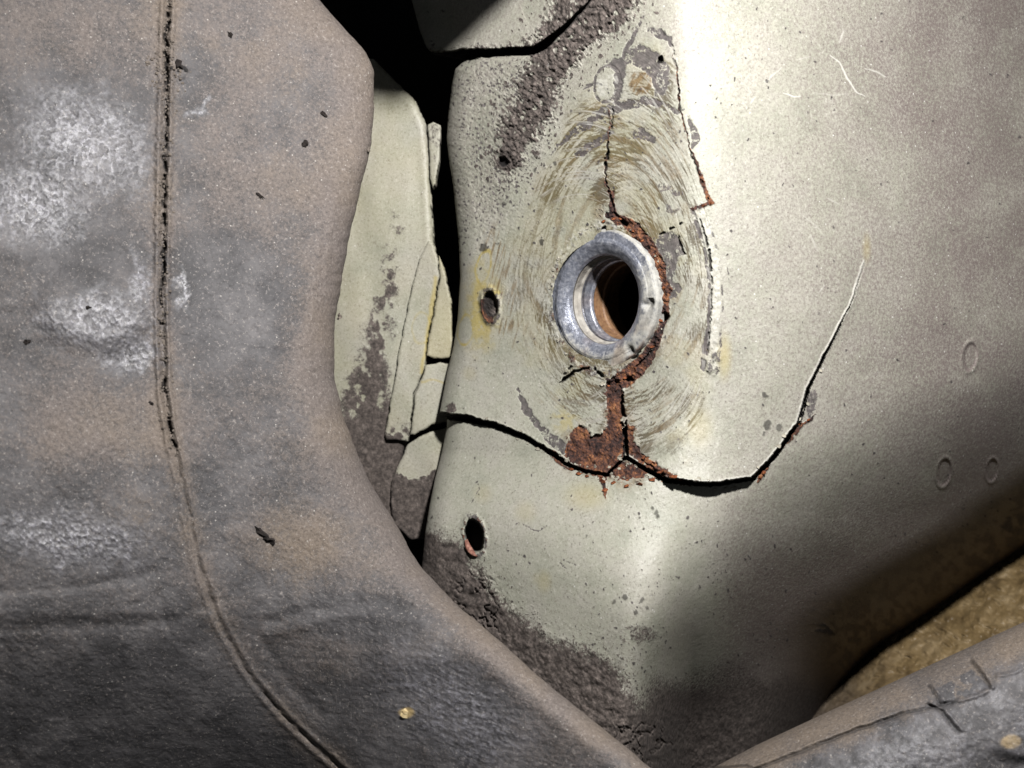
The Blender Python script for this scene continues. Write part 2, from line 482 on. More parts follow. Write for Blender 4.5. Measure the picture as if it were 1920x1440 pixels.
def panel_fields(x, y):
    sh = x.shape
    n1 = fbm(x, y, 18, 3, 1) - 0.5; n2 = fbm(x, y, 18, 3, 5) - 0.5
    nf1 = fbm(x, y, 6, 2, 2) - 0.5; nf2 = fbm(x, y, 6, 2, 6) - 0.5
    xw = x + 9 * n1 + 5 * nf1; yw = y + 9 * n2 + 5 * nf2           # ragged outlines
    xs = x + 5 * n1; ys = y + 5 * n2                                # gently wavering lines
    h = np.zeros(sh); dirt = np.zeros(sh); rust = np.zeros(sh); prim = np.zeros(sh)
    yel = np.zeros(sh); streak = np.zeros(sh); white = np.zeros(sh)
    dark = np.zeros(sh); brown = np.zeros(sh)
    fine = fbm(x, y, 4.0, 3, 3); mid = fbm(x, y, 11, 3, 4); big = fbm(x, y, 60, 4, 0)

    # dust film, heavier right and low, where it also deepens the light falloff
    dust = 0.17 + 0.26 * sm(1290, 1380, x) + 0.28 * sm(1380, 1850, x) * sm(1.25, 0.2, big) + 0.30 * sm(880, 1150, y) * sm(1250, 1450, x)
    dust += 0.16 * (fbm(x, y, 170, 3, 5) - 0.5) * sm(1300, 1420, x) + .1 * (big - .5)
    sand = sm(1045, 960, x + 0.35 * (y - 300) + 60 * (big - .5)) * sm(60, 130, y) * sm(520, 380, y + 30 * n1)
    dust = np.maximum(dust, 0.46 * sand)
    prim = np.maximum(prim, .9 * specks(x + 4 * nf1, y + 4 * nf2, 4.2, .95 * sand * (.45 + .9 * sm(.35, .65, big)), .4, 2.6, 1))
    dust = np.maximum(dust, 0.62 * sand * sm(220, 140, y + 90 * (big - .5)) * sm(1000, 900, x) * (.75 + .5 * (mid - .5)))
    dust = np.maximum(dust, 0.45 * sm(1130, 1060, np.hypot(x - 1100, y + 60) + 800 + 0 * x) )
    dust = np.maximum(dust, 0.30 * sm(1050, 1250, y + 0.3 * (x - 1000)) * sm(1000, 1150, x))
    h += sand * 3.2 * (fine - 0.5)

    # scraped (sanded) zone with strokes that swing round the bushing
    sd = poly_sdf(x + 30 * n1, y + 30 * n2, SCRAPE)
    sc = sm(14, -34, sd)
    def arcs(cx, cy, ax, up_, sc_r, sc_t, seed, rot=0.0):
        ddx = (x - cx) / ax; ddy = y - cy; ddy = np.where(ddy < 0, ddy * up_, ddy * .9)
        r_ = np.hypot(ddx, ddy) + 26 * (fbm(x, y, 240, 2, seed) - .5); t_ = np.arctan2(ddx, -ddy)
        return fbm(r_, t_ * r_ / sc_t + 40 * seed, sc_r, 2, seed, .6), r_, t_
    s1, rr, th = arcs(1140, 560, .78, .66, 1.6, 60.0, 2)
    s2, _, _ = arcs(1190, 640, .85, .62, 2.0, 80.0, 5); s4, _, _ = arcs(1080, 640, .9, .6, 1.6, 50.0, 7); s5, _, _ = arcs(1150, 480, .8, .75, 6.0, 14.0, 3)
    s3 = fbm(x, y, 45, 3, 7); s6 = fbm(x, y, 70, 3, 1)
    mixs = np.where(s6 > .5, s1, np.where(s3 > .5, s2, s4))
    mixs = .5 * np.maximum(s1, s4) * 1.06 + .3 * s2 + .2 * s5
    streak = sc * sm(0.47, 0.70, mixs + 0.42 * (s3 - 0.5)) * (.55 + .9 * sm(.35, .65, s6)) * .95
    brown = np.maximum(brown, 0.34 * sc * sm(.50, .66, s5) * sm(.45, .62, fbm(x, y, 50, 3, 3)))
    white = sc * 0.5 * sm(.35, .65, s6) * sm(0.60, 0.80, s4)
    yel = np.maximum(yel, .14 * sc * sm(.4, .62, fbm(x, y, 55, 4, 4)))
    bare = sm(70, 20, np.hypot((x - 1280) / 1.0, (y - 640) / 3.0)) + sm(60, 10, np.hypot(x - 1080, (y - 380) / 2.2))
    streak *= 1 - 0.55 * np.clip(bare, 0, 1)
    dust *= 1 - 0.75 * sc
    h += sc * 0.8 * (s1 - 0.5) + 0.8 * sc * (fine - .5)
    # swept scratches left of the bushing, browner
    sw = sm(60, 0, np.abs(x - 935 - 0.12 * (y - 480))) * sm(400, 460, y) * sm(680, 600, y)
    br = sm(0.55, 0.78, fbm(x + 0.25 * y, y / 9.0, 4.0, 3, 5))
    brown = np.maximum(brown, 0.8 * sw * br); rust = np.maximum(rust, .45 * sw * sm(.6, .75, fbm(x + 0.25 * y, y / 8.0, 3.0, 3, 6)))

    # ---- stains
    def yring(cx, cy, rx, ry, rot=0, w=0.16, fill=0.0):
        e = ell(xs, ys, cx, cy, rx, ry, rot)
        return np.maximum(sm(w, 0.03, np.abs(e - 1)), fill * sm(1.0, 0.8, e))
    halo = sm(1.1, 0.2, ell(x + 20 * n1, y + 24 * n2, 905, 575, 48, 110, 0.1)) * (0.35 + 0.65 * sm(0.4, 0.65, mid))
    yel = np.maximum(yel, 0.85 * halo)
    yel = np.maximum(yel, yring(873, 618, 14, 29, 0.1) * (.55 + .4 * sm(.4, .6, mid))); yel = np.maximum(yel, yring(907, 500, 13, 32, 0.25, 0.22) * (.55 + .4 * sm(.4, .6, mid)))
    yel *= 1 - 0.9 * sm(0.95, 0.75, ell(xs, ys, 873, 618, 14, 29, 0.1))
    yel = np.maximum(yel, 0.5 * sm(1, 0.1, ell(x, y, 1358, 668, 20, 62)))
    yel = np.maximum(yel, 0.5 * sm(1, 0.1, ell(x + 20 * n1, y, 1062, 790, 46, 34, 0.6)) * sm(.4, .6, mid))
    yel = np.maximum(yel, 0.28 * sm(1, 0.1, ell(x, y, 1310, 800, 40, 60)))
    yel = np.maximum(yel, 0.30 * sm(1, 0.1, ell(x, y, 1625, 465, 12, 40)))
    yel = np.maximum(yel, 0.30 * sm(1, 0.1, ell(x, y, 1100, 930, 60, 40)))
    yel = np.maximum(yel, 0.25 * sm(1, 0.2, ell(x, y, 1020, 1090, 20, 30)))
    for (cx, cy, r) in ((905, 925, 26), (985, 960, 30), (1010, 1085, 18), (880, 700, 20)):
        yel = np.maximum(yel, 0.16 * sm(1, 0.2, ell(x, y, cx, cy, r, r)))
    brown = np.maximum(brown, 0.85 * sm(1.05, 0.75, ell(xw, yw, 1200, 156, 23, 26, 0.3)) * (0.35 + .65 * sm(.4, .6, fbm(x + y * .7, (y - x * .7) / 6, 3.5, 2, 1))))
    brown = np.maximum(brown, 0.55 * sm(.5, .7, mid) * sm(1, .4, ell(x, y, 1255, 380, 46, 40)))
    # grime smudges inside the scraped zone
    for (cx, cy, rx, ry, a) in ((1255, 370, 44, 40, .85), (1310, 800, 26, 46, .35), (1275, 830, 60, 30, .4), (1215, 255, 34, 22, .75), (1238, 225, 24, 50, .8), (1060, 420, 30, 60, .4), (1180, 320, 60, 30, .45), (1000, 500, 24, 70, .4),
                                (1290, 600, 26, 150, .25), (1305, 440, 22, 60, .45)):
        prim = np.maximum(prim, a * sm(1.1, 0.2, ell(x + 26 * n1, y + 26 * n2, cx, cy, rx, ry)) * sm(0.44, 0.62, mid))

    # ---- bare primer patches and the dark arcs under the upper circle
    for p in (PRIM1, PRIM2):
        s_ = poly_sdf(xs + 9 * nf1, ys + 9 * nf2, p)
        k = sm(2.5, -2.5, s_) * (.62 + .45 * sm(.38, .55, fbm(x, y, 8, 3, 2, .7)))
        prim = np.maximum(prim, k); h -= 1.6 * k
        streak *= 1 - k; white *= 1 - 0.8 * k
    arc = stroke(xs + 10 * nf1, ys + 10 * nf2, [(1030, 290), (1052, 270), (1090, 240), (1130, 212), (1170, 197), (1210, 189), (1250, 198), (1278, 216)], [1, 4, 7, 10, 8, 7, 5, 3])
    arc = np.maximum(arc, stroke(xw, yw, [(1082, 292), (1100, 280), (1125, 266), (1148, 248)], [6, 8, 7, 4]))
    arc = np.maximum(arc, 0.8 * stroke(xw, yw, [(1180, 255), (1200, 250), (1222, 262)], [5, 11, 7]))
    arc = np.maximum(arc, stroke(xs, ys, [(1205, 30), (1190, 62), (1178, 85), (1168, 105)], [2, 4, 4, 3]))
    arc = np.maximum(arc, stroke(xw, yw, [(1216, 55), (1232, 62), (1256, 72), (1263, 92)], [4, 8, 5, 3]))
    arc = np.maximum(arc, 0.8 * stroke(xs, ys, [(1085, 168), (1105, 160), (1118, 158)], [3, 4, 3]))
    ring = sm(0.13, 0.05, np.abs(ell(xs, ys, 1138, 158, 24, 34, 0.12) - 1) * (1 - 0.35 * sm(1138, 1160, x)))
    arc = np.maximum(arc, ring)
    scar = stroke(xw, yw, [(970, 730), (985, 762), (1002, 790), (1025, 815), (1052, 838)], [2, 8, 6, 9, 12])
    arc = np.maximum(arc, scar)
    arc = np.maximum(arc, stroke(xs, ys, [(1292, 225), (1302, 248), (1305, 262), (1299, 278)], [3, 8, 8, 2]))
    arc = arc * (.50 + .75 * sm(.36, .56, fbm(x, y, 7, 3, 3, .7))); prim = np.maximum(prim, arc); h -= 1.2 * arc
    inner = sm(0.92, 0.8, ell(xs, ys, 1138, 158, 24, 34, 0.12)); streak *= 1 - inner; white = np.maximum(white * (1 - inner), 0.35 * inner * sm(.5, .6, mid))

    # grazing pale scratches on the right flank and short dark marks
    for pts, a in (([(1558, 104), (1575, 118), (1590, 150), (1605, 172), (1622, 180)], .8), ([(1574, 80), (1582, 58)], .6), ([(1436, 155), (1450, 140), (1466, 125)], .4),
                   ([(1320, 172), (1345, 164), (1372, 160)], .4), ([(1468, 175), (1490, 181), (1502, 178)], .7), ([(1408, 194), (1416, 184)], .6), ([(1495, 112), (1520, 105)], .3),
                   ([(1622, 127), (1642, 133), (1662, 145)], .6), ([(1550, 370), (1572, 382)], .3), ([(1536, 548), (1546, 535)], .5), ([(1520, 440), (1530, 470)], .3),
                   ([(1500, 400), (1530, 425), (1545, 440)], .22), ([(1590, 176), (1560, 178), (1520, 176)], .2)):
        m = a * stroke(xs, ys, pts, [0.6, 1.6, 0.6], 0.9)
        white = np.maximum(white, m); h += 0.8 * m
    for pts, a in (([(965, 985), (975, 978)], .7), ([(980, 982), (995, 993), (1012, 995), (1028, 986)], .8), ([(895, 900), (900, 915), (893, 930)], .6),
                   ([(1048, 1055), (1062, 1066)], .7), ([(1055, 1048), (1082, 1062)], .6), ([(850, 895), (878, 905)], .3), ([(960, 935), (970, 950)], .4), ([(1362, 500), (1366, 525)], .7), ([(1040, 970), (1056, 974)], .3)):
        m = a * stroke(xs + 3 * nf1, ys + 3 * nf2, pts, [0.8, 2.0, 0.8], 1.0)
        prim = np.maximum(prim, m); h -= 0.6 * m
    for (cx, cy, r, a) in ((1434, 740, 5, .9), (1441, 798, 8, .9), (1461, 802, 6, .8), (1432, 812, 4, .8), (1017, 455, 5, 1), (945, 380, 5, .8), (908, 463, 6, .9), (1228, 960, 5, .8), (1222, 952, 3, .9),
                           (1232, 968, 4, .9), (1100, 1005, 3, .7), (1180, 968, 3, .8), (1192, 1148, 4, .9), (1172, 1118, 5, .9), (1152, 1128, 4, .8), (1205, 1124, 5, .8), (1215, 1140, 4, .8), (1040, 305, 4, .9), (1005, 318, 4, .9), (1248, 62, 4, .8)):
        m = a * sm(1.15, 0.7, ell(xw, yw, cx, cy, r, r * 1.15))
        dark = np.maximum(dark, m * 0.8); h += 0.9 * m
    m = 0.75 * sm(1.1, .7, ell(xw, yw, 1521, 757, 11, 32, 0.2)); prim = np.maximum(prim, m)

    # pits and beads scattered over the lower sheet
    pit = specks(xw, yw, 9.0, 0.05 + .75 * sm(0.46, 0.70, fbm(x, y, 80, 3, 2)) * sm(880, 1020, y) + .2 * sc, .3, 2.4, 2)
    pit = np.maximum(pit, specks(xw, yw, 21.0, 0.06 + 0.15 * sm(0.5, 0.7, big), .5, 2.6, 4))
    pit = np.maximum(pit, .6 * specks(x, y, 7.5, .5 * sm(1290, 1380, x) * sm(.4, .62, fbm(x, y, 120, 3, 2)), .2, 1.5, 3))
    prim = np.maximum(prim, .85 * pit); dark = np.maximum(dark, 0.35 * pit); h += .5 * pit

    # ---- mud
    mt = sm(22, -14, poly_sdf(x + 46 * n1 + 10 * nf1, y + 46 * n2 + 10 * nf2, MUD_TOP)) * sm(0.30, 0.50, fine * .5 + mid * .5 + 0.25 * sm(0, -22, poly_sdf(x, y, MUD_TOP)))
    dirt = np.maximum(dirt, mt); h += mt * (2.0 + 17.0 * (fbm(x, y, 8, 3, 6) - 0.42))
    near_mud = sm(62, 0, poly_sdf(x, y, MUD_TOP))
    dirt = np.maximum(dirt, specks(xw, yw, 6.0, .75 * near_mud, .5, 3.2, 5)); gapm = specks(xw, yw, 11.0, .55, .6, 4.5, 6); dirt *= 1 - .8 * gapm * (mt > .3); h -= 2.5 * gapm * (mt > .3)
    ml_s = poly_sdf(x + 30 * n1 + 8 * nf1, y + 30 * n2 + 8 * nf2, MUD_LOW)
    ml = sm(26, -44, ml_s + 30 * (fine - .5) + 14 * (mid - .5))
    clod = fbm(x, y, 13, 4, 7)
    clodz = sm(1.2, 0.4, ell(x, y, 905, 1130, 80, 70, 0.7)) + sm(1.2, .4, ell(x, y, 1205, 1390, 70, 60))
    vor = np.abs(fbm(x, y, 22, 3, 3) - 0.5)
    dirt = np.maximum(dirt, ml)
    h += ml * (1.5 + 10 * (clod - 0.5) + 3 * (fine - .5)) + ml * clodz * (12 * (fbm(x, y, 16, 3, 2) - 0.5) - 9 * sm(0.05, 0.0, vor))
    sp = ml * 0 + sm(60, -10, ml_s) * sm(0.63, 0.72, fine)
    dirt = np.maximum(dirt, 0.8 * sp)
    for (cx, cy, rx, ry, a) in ((848, 762, 14, 14, .9), (1195, 1190, 50, 24, .6), (1545, 1180, 26, 18, .8), (1900, 985, 50, 26, .6), (1830, 30, 50, 30, .35)):
        m = a * sm(1.1, 0.5, ell(x + 20 * n1, y + 20 * n2, cx, cy, rx, ry)); dirt = np.maximum(dirt, m * sm(.35, .55, mid))
    # brown film in the turn-under
    dv = y - (smooth_interp(x, VALLEY) - 190)
    film = sm(0, 170, dv + 120 * (big - .5)) * sm(1450, 1600, x)
    brown = np.maximum(brown, 0.85 * film); dirt = np.maximum(dirt, .5 * film * sm(.4, .6, mid))
    dirt = np.maximum(dirt, (.5 + .5 * sm(1240, 1360, y)) * sm(1170, 1300, y + 90 * (big - .5)) * sm(1760, 1500, x) * sm(1150, 1250, x))
    # crusty lump low in the upper mud
    lump = sm(1.2, 0.4, ell(xw, yw, 956, 282, 24, 30)); dirt = np.maximum(dirt, lump); h += lump * (5 + 13 * (fbm(x, y, 9, 3, 1) - .5))
    lh = sm(1.1, 0.7, ell(xw, yw, 944, 303, 8, 9)); h -= 16 * lh; dark = np.maximum(dark, lh)

    # ---- rust
    r1 = sm(2.5, -2.5, poly_sdf(xs + 12 * nf1, ys + 12 * nf2, RUST_LOW))
    r2 = sm(2.5, -2.5, poly_sdf(xs + 12 * nf1, ys + 12 * nf2, RUST_LOW2))
    ra = stroke(xw, yw, RUST_ARC, [7, 9, 13, 15, 14, 12, 8, 6, 9, 14, 16, 14], 2.0)
    rc = stroke(xs, ys, [(1148, 358), (1146, 385), (1150, 405), (1160, 415)], [2, 5, 9, 9], 2.0)
    lowr = np.maximum(r1, r2); arcr = np.maximum(ra, rc)
    rr_ = np.maximum(lowr, arcr)
    rust = np.maximum(rust, rr_)
    rough = fbm(x, y, 9, 4, 4, 0.6)
    h += lowr * (-3.5 + 14 * (rough - 0.5)) + arcr * (-3.0 + 18 * (rough - 0.45))
    # step between two scales of the low patch, and a fissure in it
    st_d, st_t, st_s = poly_dist(xs, ys, [(1106, 800), (1104, 820), (1112, 850), (1128, 884)])
    h += lowr * 3.0 * np.where(st_s > 0, 1, -1) * np.exp(-st_d / 18.0)
    rim = sm(9, 1, np.abs(poly_sdf(xs, ys, RUST_LOW))) * (1 - lowr)
    h += 2.2 * rim * (mid + .3); rust = np.maximum(rust, 0.35 * rim * sm(.5, .65, fine))
    for pts, w in (([(1262, 100), (1272, 160), (1276, 205), (1290, 262), (1312, 322), (1330, 378)], [.6, 2, 2, 1, 2.5, 5]), ([(1300, 392), (1318, 386), (1336, 380)], [3, 5, 3]),
                   ([(1145, 205), (1143, 255), (1136, 305), (1138, 345), (1148, 385)], [1, 1.5, 1.5, 2.5, 4]), ([(1500, 797), (1518, 786), (1530, 778)], [3, 2.5, .8]),
                   ([(1418, 902), (1432, 885), (1440, 870)], [3, 4, 2]), ([(1036, 850), (1046, 866), (1062, 878)], [5, 4, 2]), ([(1130, 890), (1134, 912), (1136, 936)], [9, 4, 1.5]),
                   ([(1460, 850), (1480, 825), (1500, 800)], [1, 2, 4])):
        m = stroke(xw, yw, pts, w, 1.6); rust = np.maximum(rust, 0.9 * m); h += 1.2 * m * (rough - .3)
    eb = ell(x + 6 * nf1, y + 6 * nf2, 1139, 562, 104, 136)
    band = sm(.13, .02, np.abs(eb - 1.03))
    h += band * 5 * (fbm(x, y, 9, 4, 3) - .35); rust = np.maximum(rust, .6 * band * sm(.58, .7, fbm(x, y, 16, 4, 7))); prim = np.maximum(prim, .7 * band * sm(.56, .66, mid)); white = np.maximum(white, .4 * band * sm(.55, .65, fine))
    # rust bleeding into the paint around the breaks
    bleed = sm(34, 0, np.minimum(poly_sdf(x, y, RUST_LOW), poly_dist(x, y, RUST_ARC)[0] - 12)) * sm(.42, .66, fbm(x, y, 20, 4, 6))
    brown = np.maximum(brown, .5 * bleed); rust = np.maximum(rust, .75 * sm(.60, .70, fine) * sm(.3, 1, bleed))

    # ---- sealant bead beside the ridge
    bead_pts = [(1312, 398), (1324, 430), (1334, 480), (1341, 530), (1343, 580), (1340, 630), (1338, 652)]
    bd, bt, bs = poly_dist(xs, ys, bead_pts)
    bd = bd + 5 * nf1 + 6 * n2
    bead = sm(12, 8, bd)
    h += 1.0 * np.sqrt(np.clip(1 - (bd / 12.0) ** 2, 0, 1)) + bead * 3 * (mid - .5)
    white = np.maximum(white * (1 - bead), 0.4 * bead * (.3 + .5 * sm(.35, .6, mid))); streak *= 1 - bead; prim *= 1 - .7 * bead
    groove = stroke(xs + 3 * nf1, ys + 3 * nf2, [(1296, 386), (1306, 420), (1318, 460), (1328, 505), (1330, 560), (1328, 610), (1324, 650), (1318, 690)], [2, 4, 3, 4, 3, 2.5, 7, 5], 1.5)
    groove = groove * sm(.25, .5, mid); prim = np.maximum(prim, groove); h -= 2.5 * groove
    g2 = stroke(xs, ys, [(1325, 405), (1340, 455), (1352, 520), (1354, 580), (1350, 640), (1345, 700)], [1, 2.5, 2, 2, 3, 4], 1.5)
    g2 = g2 * sm(.3, .55, mid); prim = np.maximum(prim, 0.7 * g2); h -= 1.2 * g2
    clump = sm(1.2, .6, ell(xw, yw, 1338, 682, 13, 26, 0.1)); prim = np.maximum(prim, 0.7 * clump * sm(.4, .55, mid)); h += clump * (3 + 9 * (mid - .5))

    # ---- spot-weld dimples on the right flank
    weld = np.zeros(sh, int)
    for i, (cx, cy, rx, ry, rot) in enumerate(((1819, 669, 15, 30, 0.14), (1770, 886, 15, 29, 0.16), (1860, 882, 12, 24, 0.14))):
        e = ell(x, y, cx, cy, rx, ry, rot)
        h += 3.0 * np.exp(-((e - 1.0) / 0.14) ** 2) - 3.4 * sm(0.92, 0.72, e)
        dust += 0.2 * np.exp(-((e - 0.8) / 0.1) ** 2)
        weld[e < 1.25] = 8 + i

    # ---- cracks (open seams: real trenches, the upper sheet standing proud)
    cd, ct, cs = poly_dist(x + 3 * n1 + 2 * nf1, y + 3 * n2 + 3 * nf2, CRACK, 160)
    tt = ct
    H = np.interp(x, [800, 838, 930, 1040, 1140, 1200, 1250, 1330, 1410, 1450, 1500, 1560, 1622], [30, 28, 18, 10, 5, 8, 22, 34, 20, 12, 8, 3, 0])
    up = poly_sdf(x + 3 * n1 + 2 * nf1, y + 3 * n2 + 3 * nf2, CRACK + [(1500, 300), (780, 300), (780, 774)], 400) < 0
    fade = np.interp(tt, [0, 19, 20], [1, 1, 0])
    h += np.where(up, 1, -0.35) * H * np.exp(-cd / 65.0) * sm(155, 60, cd)
    W = (.75 + .5 * fbm(x, y, 26, 2, 6)) * np.interp(tt, [0, 2, 4, 6, 8, 9, 10, 12, 13, 14, 15, 16, 17, 18, 18.6, 20], [5, 6, 4, 3.2, 2.6, 1.5, 3, 4.4, 3, 2.8, 3.6, 2.6, 2.2, 1.4, .8, 0.4])
    gap = sm(W + 0.8, W - 0.8, cd + 1.2 * nf1)
    h -= 46 * gap * np.interp(tt, [0, 18, 18.6, 20], [1, 1, .25, .06])
    dark = np.maximum(dark, gap * np.interp(tt, [0, 17, 18.5, 20], [1, 1, .5, .3]))
    lip = sm(3.5, 0.5, np.abs(cd - W - 2)) * up
    white = np.maximum(white, 0.55 * lip * (tt > 10)); h += 1.3 * lip
    erl = sm(7, 1, cd - W) * sm(.5, .62, fine) * np.interp(tt, [0, 4, 5, 7, 13, 14, 20], [0.1, .2, .8, .9, .9, .35, 0.1])
    rust = np.maximum(rust, erl * np.where(up, .7, .9))
    # puckered bead riding on the thin end of the crack
    pk = sm(5, 1, cd) * ((tt > 17.6) & (tt < 19.4)); h += 2.2 * pk; white = np.maximum(white, .5 * pk * sm(.45, .6, fine))
    for pts, w, dep in (([(1150, 205), (1146, 240), (1140, 275), (1137, 300), (1136, 335), (1144, 372), (1152, 398), (1168, 416)], [.6, .8, 1.5, 3, 1.1, 1.6, 1.3, 2.4], 8),
                        ([(1140, 285), (1137, 297), (1135, 308)], [2, 5, 3], 8),
                        ([(1167, 735), (1168, 765), (1171, 795), (1173, 825), (1174, 860)], [1.5, 3, 4.5, 4, 3.5], 34),
                        ([(1045, 722), (1062, 708), (1078, 697), (1092, 692)], [1, 3.5, 3.5, 1.5], 16), ([(1058, 700), (1072, 688)], [1, 2], 8), ([(1090, 694), (1112, 690), (1128, 700), (1134, 712)], [1.5, 1.8, 3, 3], 12),
                        ([(1262, 84), (1268, 130), (1273, 180), (1278, 212), (1288, 250), (1296, 290), (1312, 328), (1331, 378)], [.6, .8, 1.1, .9, .7, .7, .9, 1.3], 5),
                        ([(1236, 440), (1262, 430), (1278, 417)], [1.2, 2.2, 1.2], 8), ([(1272, 442), (1276, 460), (1283, 476)], [1, 2, 1], 6),
                        ([(1228, 648), (1212, 668), (1192, 690)], [1, 1.6, 1], 10),
                        ([(1312, 410), (1322, 440), (1332, 490), (1335, 540), (1332, 590), (1330, 640), (1327, 662)], [1, 1.5, 2.4, 1.2, 1, 1, .6], 6),
                        ([(1210, 868), (1236, 885), (1252, 892)], [1, 3, 1.5], 10)):
        m = stroke(x + 5 * n1 + 5 * nf1, y + 5 * n2 + 5 * nf2, pts, np.array(w) * 1.0, 0.9) * sm(.30, .42, fbm(x, y, 9, 2, 5))
        h -= dep * m; dark = np.maximum(dark, 0.92 * m)
    for (cx, cy, rx, ry, rot, dep) in ((1238, 112, 5, 8, .5, 14), (1246, 594, 8, 9, .3, 24), (1190, 660, 8, 14, .5, 26), (1220, 572, 6, 4, -.4, 14), (1131, 432, 3, 9, .5, 12), (1170, 418, 8, 5, .5, 14), (1180, 712, 7, 5, 0, 16)):
        m = sm(1.15, .75, ell(x + 5 * nf1, y + 5 * nf2, cx, cy, rx, ry, rot)); h -= dep * m; dark = np.maximum(dark, m)

    # ---- the gap below the upper sheet
    gd, gt, gs = poly_dist(x + 3 * n1, y + 4 * n2 + 3 * nf2, TOPGAP, 160)
    GW = np.interp(gt, [0, 1, 2, 3, 4, 5, 6, 7, 8, 9], [14, 13, 10, 7, 7, 8, 4, 2, 1, .5])
    g = sm(GW + 1, GW - 1, gd)
    h -= 110 * g * np.interp(gt, [0, 5, 6.5, 9], [1, .8, .25, 0.05]); dark = np.maximum(dark, g * np.interp(gt, [0, 6, 8, 9], [1, 1, .4, 0]))
    h += np.where(gs < 0, 1, 0) * np.interp(gt, [0, 4, 7, 9], [12, 8, 2, 0]) * np.exp(-gd / 60.0) * sm(150, 60, gd)
    h += np.where(gs > 0, 1, 0) * -8 * np.exp(-np.clip(gd - GW, 0, 99) / 5.0) * np.interp(gt, [0, 5, 6], [1, 1, 0])
    fr = sm(16, 2, gd - GW) * (gs < 0) * (gt < 5.5); h += fr * 4 * (fine - .4); dirt = np.maximum(dirt, .7 * fr * sm(.5, .6, fine))

    # ---- two burst drain holes
    hb = np.zeros(sh, int)
    e = ell(x + 5 * n1 + 2 * nf1, y + 5 * n2 + 2 * nf2, 890, 1004, 16.5, 30, -0.22)
    lipm = np.exp(-((e - 1.25) / 0.22) ** 2)
    h += 9 * lipm * (fbm(x, y, 12, 3, 2) - .15) - 75 * sm(1.08, 0.92, e); dark = np.maximum(dark, sm(1.05, .95, e))
    prim = np.maximum(prim, .9 * lipm * sm(.35, .52, mid)); rust = np.maximum(rust, .7 * lipm * sm(.45, .6, fine))
    spike = stroke(x, y, [(893, 962), (892, 975), (895, 985)], [1, 4, 8], 2); prim = np.maximum(prim, .8 * spike); h += 2 * spike
    hb[e < 1.3] = 5
    e = ell(x + 4 * n1, y + 4 * n2, 919, 574, 20, 36, -0.1)
    lipm = np.exp(-((e - 0.85) / 0.18) ** 2); wall = sm(0.78, 0.6, e)
    h += 6 * lipm * (0.6 + 1.2 * (fbm(x, y, 8, 2, 5) - .2)) - 20 * wall + wall * 8 * fine
    prim = np.maximum(prim * (1 - wall), .85 * lipm * sm(.3, .6, mid + .2 * (x > 925))); rust = np.maximum(rust, .9 * sm(.25, .1, np.abs(e - .72)) * (x < 925) * (y > 560))
    dark = np.maximum(dark, sm(1, .5, ell(x, y, 921, 553, 8, 14))); dirt = np.maximum(dirt, .9 * wall); dark = np.maximum(dark, .8 * wall * sm(.35, .55, mid))
    yel = np.maximum(yel, .9 * sm(1, .5, ell(xw, yw, 930, 547, 12, 9))); dirt = np.maximum(dirt, .4 * sm(1.6, 1.0, e) * sm(.55, .7, fine))
    hb[e < 1.15] = 6

    # general relief: slightly hammered, hand-worked sheet
    h += 6.5 * (fbm(x, y, 130, 3, 6) - .5) + 0.7 * (mid - .5)
    white *= 1 - rust
    # labels
    lab = np.zeros(sh, int)
    lab[(ml > .5)] = 3
    lab[(mt > .5) & (poly_sdf(x, y, MUD_TOP) < 0)] = 4
    lab[poly_sdf(x, y, PRIM1) < 0] = 7
    lab[bd < 10] = 11
    lab[arcr > .5] = 2
    lab[lowr > .5] = 1
    lab = np.maximum(lab, np.where(hb > 0, hb, 0)); lab[weld > 0] = weld[weld > 0]
    cl = lambda a: np.clip(a, 0, 1)
    dust = cl(dust)
    mk = lambda a, b, c: np.stack([cl(a), cl(b), cl(c)], -1).astype(np.float32)
    return h, {'ma': mk(dirt, rust, prim), 'mb': mk(yel, streak, white), 'mc': mk(dark, brown, dust)}, lab

PANEL_NAMES = ('sheet_skin', 'rust_patch', 'rust_strip', 'mud_band', 'mud_smear', 'burst_hole', 'rusted_hole', 'primer_patch', 'spot_weld', 'spot_weld', 'spot_weld', 'sealant_bead')

def hub_frame():
    e = 2.0
    HUB = (1128.0, 562.0)
    f = lambda x, y: world_pos(np.array(x), np.array(y), panel_base(np.array([x], float), np.array([y], float))[0])
    c = f(*HUB)
    tx = f(HUB[0] + e * 20, HUB[1]) - f(HUB[0] - e * 20, HUB[1]); ty = f(HUB[0], HUB[1] - e * 20) - f(HUB[0], HUB[1] + e * 20)
    n = np.cross(tx, ty); n /= np.linalg.norm(n)
    if n[1] > 0: n = -n
    v = ty / np.linalg.norm(ty); v = v - n * v.dot(n); v /= np.linalg.norm(v)
    u = np.cross(v, n)
    a = math.radians(6.0)
    n, u = n * math.cos(a) - u * math.sin(a), u * math.cos(a) + n * math.sin(a)
    return c, n, u, v

